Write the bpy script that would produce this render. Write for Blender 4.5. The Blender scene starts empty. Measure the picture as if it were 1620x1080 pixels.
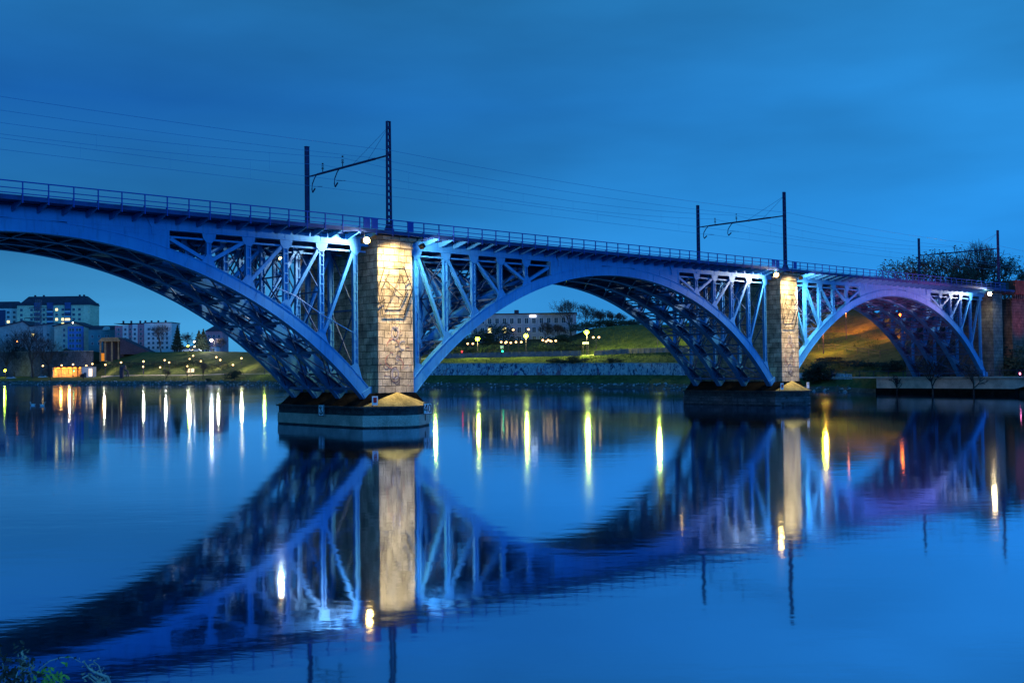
import bpy, bmesh, math, random
from mathutils import Vector, Matrix
random.seed(7)
C = bpy.context.scene
R = math.radians
# ------------------------------------------------------------------ camera
F, PITCH, ROLL, ANG = 1685.5, .0261, .0117, .8384      # focal length in px of the 1620 px wide photo
CS, CT, CZ = -50.92, -70.75, 4.53                      # camera in bridge coordinates (along, across, up)
SPAN = 56.376
cam = bpy.data.cameras.new('camera'); camo = bpy.data.objects.new('camera', cam); C.collection.objects.link(camo)
cam.sensor_width = 36; cam.lens = F * 36 / 1620; cam.clip_start = .1; cam.clip_end = 12000
camo.matrix_world = Matrix.Translation((0, 0, CZ)) @ Matrix.Rotation(R(90) + PITCH, 4, 'X') @ Matrix.Rotation(-ROLL, 4, 'Z')
C.camera = camo
# ------------------------------------------------------------------ sky
def lin(c):
    return tuple(((v/255)/12.92 if v/255 <= .04045 else ((v/255+.055)/1.055)**2.4) for v in c)
def lin4(c): return lin(c) + (1,)
W = bpy.data.worlds.new('World'); C.world = W; W.use_nodes = True
nt = W.node_tree; nt.nodes.clear(); N = nt.nodes; LK = nt.links
def node(t, **k):
    n = N.new(t)
    for a, v in k.items(): setattr(n, a, v)
    return n
def mth(op, a, b=None, clamp=False):
    n = node('ShaderNodeMath', operation=op, use_clamp=clamp)
    for i, v in enumerate((a, b)):
        if v is None: continue
        if isinstance(v, (int, float)): n.inputs[i].default_value = v
        else: LK.new(v, n.inputs[i])
    return n.outputs[0]
def mix(fac, a, b, blend='MIX'):
    n = node('ShaderNodeMix', data_type='RGBA', blend_type=blend)
    for s, v in ((n.inputs[0], fac), (n.inputs[6], a), (n.inputs[7], b)):
        if isinstance(v, (int, float)): s.default_value = v
        elif isinstance(v, tuple): s.default_value = v
        else: LK.new(v, s)
    return n.outputs[2]
tc = node('ShaderNodeTexCoord'); sx = node('ShaderNodeSeparateXYZ'); LK.new(tc.outputs['Generated'], sx.inputs[0])
X, Y, Z = sx.outputs
el = mth('MULTIPLY', Z, 2.6, True)                      # 0 at the horizon, 1 at 22 degrees up
def ramp(fac, stops):
    r = node('ShaderNodeValToRGB'); LK.new(fac, r.inputs[0]); e = r.color_ramp.elements
    e[0].position, e[0].color = stops[0][0], lin4(stops[0][1]); e[1].position, e[1].color = stops[-1][0], lin4(stops[-1][1])
    for p, c in stops[1:-1]:
        n = e.new(p); n.color = lin4(c)
    return r.outputs[0]
left = ramp(el, [(0, (78, 160, 208)), (.16, (66, 150, 205)), (.36, (36, 112, 168)), (.62, (22, 90, 158)), (1, (42, 122, 178))])
right = ramp(el, [(0, (40, 145, 232)), (.25, (42, 146, 228)), (.5, (42, 140, 214)), (.8, (40, 128, 192)), (1, (42, 126, 182))])
az = mth('MULTIPLY_ADD', X, 1.35); az.node.inputs[2].default_value = .42; az.node.use_clamp = True
base = mix(az, left, right); base = mix(1., base, (.92, 1.02, 1.08, 1), 'MULTIPLY')
mp = node('ShaderNodeMapping'); LK.new(tc.outputs['Generated'], mp.inputs[0]); mp.inputs['Scale'].default_value = (2.2, 2.2, 9); mp.inputs['Rotation'].default_value = (R(8), R(-14), 0)
nz = node('ShaderNodeTexNoise'); LK.new(mp.outputs[0], nz.inputs[0]); nz.inputs['Scale'].default_value = 1.1; nz.inputs['Detail'].default_value = 5; nz.inputs['Roughness'].default_value = .45
cl = node('ShaderNodeMapRange'); LK.new(nz.outputs[0], cl.inputs[0]); cl.inputs[1].default_value = .36; cl.inputs[2].default_value = .66; cl.inputs[3].default_value = .76; cl.inputs[4].default_value = 1.14
base = mix(1.0, base, cl.outputs[0], 'MULTIPLY')
back = mth('MULTIPLY', mth('SUBTRACT', .25, Y), 1.4, True)          # afterglow behind the photographer, and the sky overhead
base = mix(back, base, (.03, .26, .70, 1))
grd = mth('MULTIPLY', mth('SUBTRACT', 0, Z), 12, True)
base = mix(grd, base, lin4((20, 60, 110)))
# dusk light of a physical sky, added faintly under the blue
sky = node('ShaderNodeTexSky', sky_type='NISHITA', sun_disc=False, sun_elevation=R(-2), sun_rotation=R(200))
base = mix(.03, base, mix(1, sky.outputs[0], (.3, .6, 1, 1), 'MULTIPLY'), 'ADD')
# last glow of the western sky: one broad, blue, very low sun behind the photographer
sun = bpy.data.lights.new('sun', 'SUN'); sun.energy = .95; sun.angle = R(14); sun.color = (.02, .30, 1.0)
suno = bpy.data.objects.new('sun', sun); C.collection.objects.link(suno)
_d = Matrix.Rotation(math.pi/2 - ANG, 3, 'Z') @ __import__('mathutils').Vector((.10, 1, -.10)); suno.rotation_euler = _d.to_track_quat('-Z', 'Y').to_euler()
bg = node('ShaderNodeBackground'); LK.new(base, bg.inputs[0]); bg.inputs[1].default_value = 1.0
wo = node('ShaderNodeOutputWorld'); LK.new(bg.outputs[0], wo.inputs[0])
C.view_settings.view_transform = 'Standard'; C.view_settings.look = 'None'; C.view_settings.exposure = 0; C.view_settings.gamma = 1
C.cycles.use_denoising = True; C.cycles.max_bounces = 6; C.cycles.diffuse_bounces = 2; C.cycles.glossy_bounces = 3
C.cycles.sample_clamp_indirect = 6; C.cycles.caustics_reflective = False; C.cycles.caustics_refractive = False

# ------------------------------------------------------------------ coordinates
SA, CA = math.sin(ANG), math.cos(ANG)
PHI = math.pi/2 - ANG
def bw(s, t, z=0.):                                     # bridge coordinates -> world
    ds, dt = s-CS, t-CT
    return Vector((ds*SA-dt*CA, ds*CA+dt*SA, z))
_c, _s = math.cos(ROLL), math.sin(ROLL)
def ray(px, py):
    x, y = px-810, py-540
    x, y = x*_c-y*_s, x*_s+y*_c
    Xr, Zc = x/F, -y/F
    return Vector((Xr, math.cos(PITCH)-Zc*math.sin(PITCH), math.sin(PITCH)+Zc*math.cos(PITCH)))
def at(px, py, D):                                      # point seen at a photo pixel, D metres ahead
    r = ray(px, py); k = D/r.y
    return Vector((r.x*k, D, CZ+r.z*k))
def on_s(px, s):                                        # depth where a pixel column meets the plane s = const
    r = ray(px, 600); ds = r.x*SA+r.y*CA
    return (s-CS)/ds*r.y

# ------------------------------------------------------------------ materials
class MatB:
    def __init__(s, name):
        s.m = bpy.data.materials.new(name); s.m.use_nodes = True; s.t = s.m.node_tree
        s.b = s.t.nodes['Principled BSDF']
        s.o = s.t.nodes['Material Output']
    def n(s, t, **k):
        x = s.t.nodes.new(t)
        for a, v in k.items(): setattr(x, a, v)
        return x
    def l(s, a, b): s.t.links.new(a, b)
    def noise(s, scale, detail=4, coord='Object', stretch=None, rough=.55):
        tc = s.n('ShaderNodeTexCoord'); nz = s.n('ShaderNodeTexNoise'); src = tc.outputs[coord]
        if coord == 'World':
            pass
        if stretch:
            mp = s.n('ShaderNodeMapping'); s.l(src, mp.inputs[0]); mp.inputs['Scale'].default_value = stretch; src = mp.outputs[0]
        s.l(src, nz.inputs[0]); nz.inputs['Scale'].default_value = scale; nz.inputs['Detail'].default_value = detail; nz.inputs['Roughness'].default_value = rough
        return nz.outputs[0]
    def mr(s, v, a, b, c, d):
        x = s.n('ShaderNodeMapRange'); s.l(v, x.inputs[0])
        for i, q in enumerate((a, b, c, d)): x.inputs[i+1].default_value = q
        return x.outputs[0]
    def mix(s, f, a, b, blend='MIX'):
        n = s.n('ShaderNodeMix', data_type='RGBA', blend_type=blend)
        for k, v in ((n.inputs[0], f), (n.inputs[6], a), (n.inputs[7], b)):
            if isinstance(v, (int, float)): k.default_value = v
            elif isinstance(v, tuple): k.default_value = v if len(v) == 4 else v+(1,)
            else: s.l(v, k)
        return n.outputs[2]
    def bump(s, h, st=.3, d=.05):
        b = s.n('ShaderNodeBump'); b.inputs['Strength'].default_value = st; b.inputs['Distance'].default_value = d
        s.l(h, b.inputs['Height']); s.l(b.outputs[0], s.b.inputs['Normal'])
def simple(name, c, rough=.7, var=.25, scale=2., metal=0, bump=0, spec=.3, scale2=None):
    m = MatB(name); nz = m.noise(scale)
    f = m.mr(nz, .3, .7, 1-var, 1+var)
    col = m.mix(1., tuple(c), f, 'MULTIPLY')
    if scale2:
        f2 = m.mr(m.noise(scale2, 6), .35, .65, 1-var, 1+var); col = m.mix(1., col, f2, 'MULTIPLY')
    m.l(col, m.b.inputs['Base Color']); m.b.inputs['Roughness'].default_value = rough; m.b.inputs['Metallic'].default_value = metal
    m.b.inputs['Specular IOR Level'].default_value = spec
    if bump: m.bump(nz, bump)
    return m.m
def emit(name, c, st):
    m = MatB(name); m.b.inputs['Base Color'].default_value = (0, 0, 0, 1)
    m.b.inputs['Emission Color'].default_value = lin4(c); m.b.inputs['Emission Strength'].default_value = st
    return m.m
def masonry(name, c1, c2, mort, bw_, bh, bump=.6, stain=.35):
    m = MatB(name); tc = m.n('ShaderNodeTexCoord'); sp = m.n('ShaderNodeSeparateXYZ'); m.l(tc.outputs['Object'], sp.inputs[0])
    ad = m.n('ShaderNodeMath', operation='ADD'); m.l(sp.outputs[0], ad.inputs[0]); m.l(sp.outputs[1], ad.inputs[1])
    cb = m.n('ShaderNodeCombineXYZ'); m.l(ad.outputs[0], cb.inputs[0]); m.l(sp.outputs[2], cb.inputs[1])
    # uneven joints
    wz = m.n('ShaderNodeTexNoise'); m.l(cb.outputs[0], wz.inputs[0]); wz.inputs['Scale'].default_value = 1.7
    wv = m.n('ShaderNodeVectorMath', operation='SCALE'); m.l(wz.outputs['Color'], wv.inputs[0]); wv.inputs['Scale'].default_value = .13
    wa = m.n('ShaderNodeVectorMath', operation='ADD'); m.l(cb.outputs[0], wa.inputs[0]); m.l(wv.outputs[0], wa.inputs[1])
    br = m.n('ShaderNodeTexBrick'); m.l(wa.outputs[0], br.inputs[0])
    br.inputs['Color1'].default_value = tuple(c1)+(1,); br.inputs['Color2'].default_value = tuple(c2)+(1,); br.inputs['Mortar'].default_value = tuple(mort)+(1,)
    br.inputs['Scale'].default_value = 1; br.inputs['Mortar Size'].default_value = .028; br.inputs['Brick Width'].default_value = bw_; br.inputs['Row Height'].default_value = bh
    br.inputs['Mortar Smooth'].default_value = .3; br.offset_frequency = 2; br.squash = .8; br.squash_frequency = 3
    st = m.mr(m.noise(1.1, 7), .35, .65, 1-stain, 1+stain*.6); fi = m.mr(m.noise(9, 5), .3, .7, .72, 1.2)
    col = m.mix(1, br.outputs['Color'], st, 'MULTIPLY'); col = m.mix(1, col, fi, 'MULTIPLY')
    m.l(col, m.b.inputs['Base Color']); m.b.inputs['Roughness'].default_value = .9; m.b.inputs['Specular IOR Level'].default_value = .15
    h = m.n('ShaderNodeMath', operation='MULTIPLY_ADD'); m.l(m.noise(7, 6), h.inputs[0]); h.inputs[1].default_value = .6
    iv = m.n('ShaderNodeMath', operation='SUBTRACT'); iv.inputs[0].default_value = 1; m.l(br.outputs['Fac'], iv.inputs[1]); m.l(iv.outputs[0], h.inputs[2])
    m.bump(h.outputs[0], bump, .06)
    return m.m
def steel(name, c, c2, rust=.5):
    m = MatB(name)
    big = m.mr(m.noise(.55, 5), .35, .68, 0, 1); col = m.mix(big, tuple(c), tuple(c2))
    streak = m.mr(m.noise(3.0, 5, stretch=(1.2, 1.2, .18)), .5, .72, 1, .72); col = m.mix(1, col, streak, 'MULTIPLY')
    rs = m.mr(m.noise(2.3, 8, rough=.7), .63, .7, 0, rust); col = m.mix(rs, col, (.07, .035, .03))
    # rivet rows
    tc = m.n('ShaderNodeTexCoord'); vo = m.n('ShaderNodeTexVoronoi'); m.l(tc.outputs['Object'], vo.inputs[0]); vo.inputs['Scale'].default_value = 7; vo.inputs['Randomness'].default_value = 0.05
    rv = m.mr(vo.outputs['Distance'], .05, .2, 1, 0)
    m.l(col, m.b.inputs['Base Color']); m.b.inputs['Roughness'].default_value = .48; m.b.inputs['Specular IOR Level'].default_value = .35
    m.bump(rv, .25, .02)
    return m.m
M = {}
M['steel'] = steel('blue_paint', (.03, .24, .56), (.06, .30, .62))
M['steel_shaded'] = steel('shaded_blue_paint', (.03, .08, .20), (.06, .12, .26))  # the blue steel darkened in colour for the shade among the bracing
M['rail'] = simple('railing_paint', (.02, .06, .33), .5, .2, 3)
M['deckm'] = simple('deck_steel', (.02, .05, .16), .7, .4, 1.2)
M['mast'] = simple('mast_paint', (.035, .02, .09), .6, .3, 2)
M['wire'] = simple('wire_metal', (.10, .28, .55), .4, .1, 2)
M['stone'] = masonry('pier_stone', (.62, .53, .38), (.36, .31, .23), (.09, .08, .07), 1.05, .56, 1.0, .45)
M['stone_dark'] = masonry('side_stone', (.17, .17, .16), (.11, .115, .13), (.05, .05, .055), .9, .5)
M['redbrick'] = masonry('red_brick', (.42, .09, .06), (.30, .07, .05), (.16, .07, .06), .5, .17, .5)
M['redwall'] = masonry('reddish_stone', (.20, .12, .10), (.14, .085, .08), (.07, .045, .04), .8, .45)
M['concrete'] = simple('pale_concrete', (.50, .42, .36), .9, .3, .7, bump=.3, scale2=14)
M['concrete_dark'] = simple('wet_and_shaded_concrete', (.04, .045, .05), .9, .5, 1.6, bump=.5, scale2=8)
M['oldstone'] = masonry('old_base_stone', (.13, .13, .15), (.07, .07, .085), (.04, .04, .04), .9, .45)
M['weed_dark'] = simple('weedy_darkened_stone', (.007, .008, .008), .95, .6, 2, spec=.03, bump=.5, scale2=8)
M['mossy'] = simple('mossy_cap_stone', (.30, .25, .09), .95, .4, 1.3, bump=.6, scale2=12)
M['black'] = simple('black_iron', (.012, .012, .015), .6, .2, 3)
M['white'] = simple('white_paint', (.75, .75, .78), .6, .1, 3)
M['signred'] = simple('red_paint', (.35, .01, .02), .5, .1, 3)
M['paint_dark'] = simple('dark_graffiti_paint', (.13, .10, .10), .8, .5, 6)
M['paint_red'] = simple('red_graffiti_paint', (.40, .19, .15), .8, .5, 6)
M['paint_grey'] = simple('grey_graffiti_paint', (.30, .28, .30), .8, .4, 6)

# ------------------------------------------------------------------ mesh helpers
COL = C.collection
class MB:
    def __init__(s): s.v = []; s.f = []; s.mi = []
    def add(s, vs, fs, mi=0):
        k = len(s.v); s.v += [tuple(v) for v in vs]; s.f += [tuple(i+k for i in f) for f in fs]; s.mi += [mi]*len(fs)
    def box(s, x0, x1, y0, y1, z0, z1, mi=0):
        s.add([(x, y, z) for z in (z0, z1) for x, y in ((x0, y0), (x1, y0), (x1, y1), (x0, y1))],
              [(3, 2, 1, 0), (4, 5, 6, 7), (0, 1, 5, 4), (1, 2, 6, 5), (2, 3, 7, 6), (3, 0, 4, 7)], mi)
    def bar(s, a, b, w, h=None, up=(0, 0, 1), mi=0, w2=None):
        a, b = Vector(a), Vector(b); d = (b-a)
        if d.length < 1e-6: return
        d.normalize(); u = Vector(up)
        if abs(d.dot(u)) > .98: u = Vector((0, 1, 0)) if abs(d.y) < .9 else Vector((1, 0, 0))
        sd = d.cross(u).normalized(); u = sd.cross(d).normalized(); h = h or w
        k2 = (w2/w) if w2 else 1
        P = [p + sd*(i*w/2*k) + u*(j*h/2*k) for p, k in ((a, 1), (b, k2)) for i, j in ((-1, -1), (1, -1), (1, 1), (-1, 1))]
        s.add(P, [(3, 2, 1, 0), (4, 5, 6, 7), (0, 1, 5, 4), (1, 2, 6, 5), (2, 3, 7, 6), (3, 0, 4, 7)], mi)
    def tube(s, pts, r, n=6, mi=0, r2=None):
        pts = [Vector(p) for p in pts]; k0 = len(s.v); m = len(pts)
        for i, p in enumerate(pts):
            d = (pts[min(i+1, m-1)]-pts[max(i-1, 0)]).normalized()
            u = Vector((0, 0, 1)) if abs(d.z) < .95 else Vector((1, 0, 0))
            a = d.cross(u).normalized(); b = a.cross(d)
            rr = r if r2 is None else r+(r2-r)*i/(m-1)
            for k in range(n):
                q = 2*math.pi*k/n; s.v.append(tuple(p+a*math.cos(q)*rr+b*math.sin(q)*rr))
        for i in range(m-1):
            for k in range(n):
                s.f.append((k0+i*n+k, k0+i*n+(k+1) % n, k0+(i+1)*n+(k+1) % n, k0+(i+1)*n+k)); s.mi.append(mi)
        s.f.append(tuple(k0+k for k in range(n))[::-1]); s.f.append(tuple(k0+(m-1)*n+k for k in range(n))); s.mi += [mi, mi]
    def prism(s, poly, z0, z1, mi=0, top=None):
        n = len(poly); tp = top or poly
        s.add([(x, y, z0) for x, y in poly]+[(x, y, z1) for x, y in tp],
              [tuple(range(n))[::-1], tuple(range(n, 2*n))]+[(i, (i+1) % n, n+(i+1) % n, n+i) for i in range(n)], mi)
    def plate(s, poly, y0, y1, mi=0):                   # outline in x-z, thickness in y
        n = len(poly)
        s.add([(x, y0, z) for x, z in poly]+[(x, y1, z) for x, z in poly],
              [tuple(range(n)), tuple(range(n, 2*n))[::-1]]+[(i, n+i, n+(i+1) % n, (i+1) % n) for i in range(n)], mi)
    def ball(s, c, r, n=8, m=5, mi=0, sc=(1, 1, 1), jit=0):
        k = len(s.v); c = Vector(c)
        for j in range(m+1):
            th = math.pi*j/m
            for i in range(n):
                ph = 2*math.pi*i/n; q = r*(1+random.uniform(-jit, jit))
                s.v.append((c.x+q*math.sin(th)*math.cos(ph)*sc[0], c.y+q*math.sin(th)*math.sin(ph)*sc[1], c.z+q*math.cos(th)*sc[2]))
        for j in range(m):
            for i in range(n):
                s.f.append((k+j*n+i, k+(j+1)*n+i, k+(j+1)*n+(i+1) % n, k+j*n+(i+1) % n)); s.mi.append(mi)
    def build(s, name, mats, parent=None, loc=None, rot=0, smooth=False):
        me = bpy.data.meshes.new(name); me.from_pydata(s.v, [], s.f); me.validate()
        if not isinstance(mats, (list, tuple)): mats = [mats]
        for m in mats: me.materials.append(m)
        if len(mats) > 1 and len(me.polygons) == len(s.mi): me.polygons.foreach_set('material_index', s.mi)
        bm = bmesh.new(); bm.from_mesh(me); bmesh.ops.recalc_face_normals(bm, faces=bm.faces); bm.to_mesh(me); bm.free()
        if smooth: me.polygons.foreach_set('use_smooth', [True]*len(me.polygons))
        o = bpy.data.objects.new(name, me); COL.objects.link(o)
        if parent: o.parent = parent
        if loc is not None: o.location = loc
        if rot: o.rotation_euler.z = rot
        return o
def tag(o, label=None, cat=None, group=None, kind=None):
    for k, v in (('label', label), ('category', cat), ('group', group), ('kind', kind)):
        if v: o[k] = v
    return o
def empty(name, loc, rz=0, label=None, cat=None, group=None):
    o = bpy.data.objects.new(name, None); COL.objects.link(o); o.location = loc; o.rotation_euler.z = rz
    return tag(o, label, cat, group)
def cp(o, parent, loc=None):
    c = o.copy(); COL.objects.link(c); c.parent = parent
    if loc is not None: c.location = loc
    return c
def copy_tree(o, parent=None):
    c = o.copy(); COL.objects.link(c); c.parent = parent
    for ch in list(o.children): copy_tree(ch, c)
    return c
def light(name, kind, loc, energy, color, size=.3, target=None, angle=None, blend=.6, parent=None):
    l = bpy.data.lights.new(name, kind); l.energy = energy; l.color = color
    if kind in ('POINT', 'SPOT'): l.shadow_soft_size = size
    if kind == 'SPOT': l.spot_size = R(angle or 90); l.spot_blend = blend
    o = bpy.data.objects.new(name, l); COL.objects.link(o)
    if parent: o.parent = parent
    o.location = loc
    if target is not None:
        d = Vector(target)-Vector(loc); o.rotation_euler = d.to_track_quat('-Z', 'Y').to_euler()
    return o

# ------------------------------------------------------------------ water
def make_water():
    mb = MB(); mb.add([(-2500, -60, 0), (2500, -60, 0), (2500, 1600, 0), (-2500, 1600, 0)], [(0, 1, 2, 3)])
    m = MatB('river_water')
    m.t.nodes.remove(m.b)
    gl = m.n('ShaderNodeBsdfGlossy'); gl.inputs['Color'].default_value = (.66, .80, 1.0, 1)
    df = m.n('ShaderNodeBsdfDiffuse'); df.inputs['Color'].default_value = (.004, .03, .032, 1)
    fr = m.n('ShaderNodeFresnel'); fr.inputs['IOR'].default_value = 1.8
    mx = m.n('ShaderNodeMixShader')
    fac = m.mr(fr.outputs[0], .1, .5, .72, .95)
    m.l(fac, mx.inputs[0]); m.l(df.outputs[0], mx.inputs[1]); m.l(gl.outputs[0], mx.inputs[2]); m.l(mx.outputs[0], m.o.inputs[0])
    # patches of ruffled and calm water
    patch = m.noise(.035, 3, 'Object', (1, .5, 1)); ruf = m.mr(patch, .42, .62, 0, 1)
    rg = m.mr(ruf, 0, 1, .045, .085); m.l(rg, gl.inputs['Roughness'])
    n1 = m.noise(1.6, 3, 'Object', (.55, 1, 1)); n2 = m.noise(.22, 3, 'Object', (.5, 1, 1))
    b1 = m.n('ShaderNodeBump'); b1.inputs['Distance'].default_value = .007; b1.inputs['Strength'].default_value = 1; m.l(n1, b1.inputs['Height'])
    st = m.mr(ruf, 0, 1, .35, 1.0); m.l(st, b1.inputs['Strength'])
    b2 = m.n('ShaderNodeBump'); b2.inputs['Distance'].default_value = .012; b2.inputs['Strength'].default_value = .7; m.l(n2, b2.inputs['Height']); m.l(b1.outputs[0], b2.inputs['Normal'])
    m.l(b2.outputs[0], gl.inputs['Normal'])
    o = mb.build('river_water', m.m); tag(o, kind='structure')
make_water()

# ------------------------------------------------------------------ railway bridge
bridge = empty('railway_bridge', bw(0, 0, 0), PHI, 'long blue steel arch railway bridge on stone piers crossing the river', 'bridge')
RE, RI, ZE, ZI = 35.9, 34.6, 14.6, 13.73
def z_ext(x): return ZE-RE+math.sqrt(RE*RE-x*x)
def z_int(x): return ZI-RI+math.sqrt(RI*RI-x*x)
OFF = [9.4, 12.5, 15.65, 18.8, 21.95, 25.1]
RIBT = [1.3, 4.87, 8.43, 12.0]
GT, GB = 15.4, 14.6                                     # girder top and bottom
CEN = [-SPAN/2, 28.1, 83.5]
def rib_mesh(mb):
    n = 56; xs = [-26.35+52.7*i/n for i in range(n+1)]
    for wy, fe, fi in ((.26, 0, 0), (.31, 0, None), (.31, None, 0)):
        k = len(mb.v)
        for x in xs:
            e, i_ = z_ext(x), z_int(x)
            # unit normal (towards the outside of the arch)
            nx, nz_ = x/RE, math.sqrt(max(0, 1-(x/RE)**2))
            if fi is None: a, b = (x, e), (x-nx*.055, e-nz_*.055)
            elif fe is None: a, b = (x+nx*.055, i_+nz_*.055), (x, i_)
            else: a, b = (x-nx*.05, e-nz_*.05), (x+nx*.05, i_+nz_*.05)
            mb.v += [(a[0], -wy, a[1]), (a[0], wy, a[1]), (b[0], wy, b[1]), (b[0], -wy, b[1])]
        for i in range(n):
            for q in range(4):
                mb.f.append((k+i*4+q, k+i*4+(q+1) % 4, k+i*4+4+(q+1) % 4, k+i*4+4+q)); mb.mi.append(0)
        mb.f += [(k, k+1, k+2, k+3), (k+n*4+3, k+n*4+2, k+n*4+1, k+n*4)]; mb.mi += [0, 0]
def rib_seams(mb):
    for k in range(-9, 10):
        x = k*2.75; nx = x/RE; nz_ = math.sqrt(1-nx*nx); e = z_ext(abs(x))
        a = Vector((x-nx*.1, 0, e-nz_*.1)); t_ = e-z_int(abs(x)); dd = t_*nz_-.16
        b = a-Vector((nx, 0, nz_))*dd
        mb.bar(a, b, .30, .552, up=(0, 1, 0)); 
def foot_mesh(mb, sg):
    x = sg*25.9; 
    mb.bar((sg*26.75, 0, 1.75), (sg*26.0, 0, 3.05), .7, 1.1, up=(1, 0, 0))
    mb.bar((sg*25.2, -.2, z_ext(25.2)-.35), (sg*26.5, -.2, z_ext(26.5)-.05), .1, .14)
    mb.bar((sg*24.7, -.2, z_int(24.7)+.45), (sg*26.0, -.2, z_int(26.0)+.5), .1, .14)
def post_mesh(off, first=False):
    mb = MB(); z0, z1 = z_ext(off)-.12, GB; w = .34 if off > 15 else .28
    mb.box(-w/2, w/2, -.03, .03, z0, z1)
    for sx_ in (-1, 1): mb.box(sx_*w/2-.035, sx_*w/2+.035, -.15, .15, z0, z1+.0)
    if off > 14:
        z = z0+.6
        while z < z1-.5: mb.box(-w/2-.01, w/2+.01, -.16, -.145, z, z+.1); z += .75
    # gussets
    g = .5 if off > 12 else .34
    mb.plate([(-.2-g*.7, z1), (.2+g*.7, z1), (.2+g*.55, z1-g*.7), (.2, z1-g*1.35), (-.2, z1-g*1.35), (-.2-g*.55, z1-g*.7)], -.19, -.155)
    sl = math.tan(math.asin(off/RE))
    mb.plate([(-.2-g*.75, z0+.12+sl*(.2+g*.75)), (.2+g*.75, z0+.12-sl*(.2+g*.75)), (.2+g*.1, z0+.12+g*1.0), (.18, z0+.12+g*1.5), (-.18, z0+.12+g*1.5)], -.19, -.155)
    return mb
def diag_mesh(i):                                       # in rib coordinates, on the +x side
    mb = MB()
    if i == 0: a, b = (9.45, GB-.8+.1), (12.35, z_ext(12.5)+.12)     # the shallow first one runs the other way
    else: a, b = (OFF[i]-.35, z_ext(OFF[i])*0+z_ext(OFF[i-1])+.25), (0, 0)
    if i == 0:
        a, b = Vector((9.5, 0, z_ext(9.5)+.32)), Vector((12.3, 0, z_ext(12.5)+.3))
        a = Vector((9.55, 0, GB-.55)); b = Vector((12.35, 0, z_ext(12.5)+.28))
    else:
        b = Vector((OFF[i]-.12, 0, GB-.3)); a = Vector((OFF[i-1]+.15, 0, z_ext(OFF[i-1])+.3))
    for dy in (-.11, .11): mb.bar(a+Vector((0, dy, 0)), b+Vector((0, dy, 0)), .07, .26, up=(1, 0, 0) if i > 2 else (0, 0, 1))
    n = max(3, int((b-a).length/.35)); dd = (b-a)/n
    for q in range(n):
        p = a+dd*q; mb.bar(p+Vector((0, -.1*(1 if q % 2 else -1), 0)), p+dd+Vector((0, .1*(1 if q % 2 else -1), 0)), .05, .05)
    return mb
# one complete rib; the others are copies
def build_rib():
    mb = MB(); rib_mesh(mb); rib_seams(mb); rib = mb.build('arch_rib', M['steel'], bridge)
    for sg in (-1, 1):
        f = MB(); foot_mesh(f, sg); f.build('rib_foot', M['steel'], rib)
        # spandrel plate by the crown
        p = MB(); xs = [2.4+(9.4-2.4)*i/10 for i in range(11)]
        poly = [(sg*x, z_ext(x)-.03) for x in xs]+[(sg*9.4, GB-.0), (sg*2.4, GB)]
        if z_ext(2.4) >= GB-.03: pass
        p.plate(poly, -.235, .235); p.box(sg*9.4-.07, sg*9.4+.07, -.26, .26, z_ext(9.4), GB)
        p.box(sg*6.3-.04, sg*6.3+.04, -.25, .25, z_ext(6.3), GB)
        p.bar((sg*2.6, -.24, GB-.16), (sg*9.2, -.24, GB-.42), .03, .035)
        p.build('spandrel_plate', M['steel'], rib)
    for i, off in enumerate(OFF):
        if i == 0: continue
        me = post_mesh(off)
        o1 = me.build('spandrel_post', M['steel'], rib, (off, 0, 0))
        o2 = cp(o1, rib, (-off, 0, 0)); o2.scale.x = -1
    for i in (0, 2, 3, 4, 5):
        o1 = diag_mesh(i).build('spandrel_diagonal', M['steel'], rib)
        o2 = cp(o1, rib); o2.scale.x = -1
    g = MB(); g.box(-26.3, 26.3, -.21, .21, GB+.05, GT-.05)
    for z in (GB, GT-.05): g.box(-26.3, 26.3, -.26, .26, z, z+.05)
    pass
    for k in range(-8, 9):
        x = k*3.14
        g.box(x-.16, x+.16, -.225, .225, GB+.051, GT-.051)
    for sg in (-1, 1):
        x = sg*8.3
        g.plate([(x-.5, GT), (x+.5, GT), (x+.14, GB+.1), (x+.14, GB-.35), (x-.14, GB-.35), (x-.14, GB+.1)], -.29, -.262)
    g.build('top_girder', M['steel'], rib)
    for sg in (-1, 1):
        r = MB(); r.bar((sg*9.4, .02, GB-.42), (sg*26.2, .02, GB-.42), .09, .13); r.build('tie_bar', M['steel'], rib)
    return rib
rib0 = build_rib(); ribs = []
for si, c in enumerate(CEN):
    for ti, t in enumerate(RIBT):
        rb = rib0 if (si, ti) == (0, 0) else copy_tree(rib0, bridge)
        rb.location = (c, t, 0)
        if ti == 3: pass
        ribs.append(rb)
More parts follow.
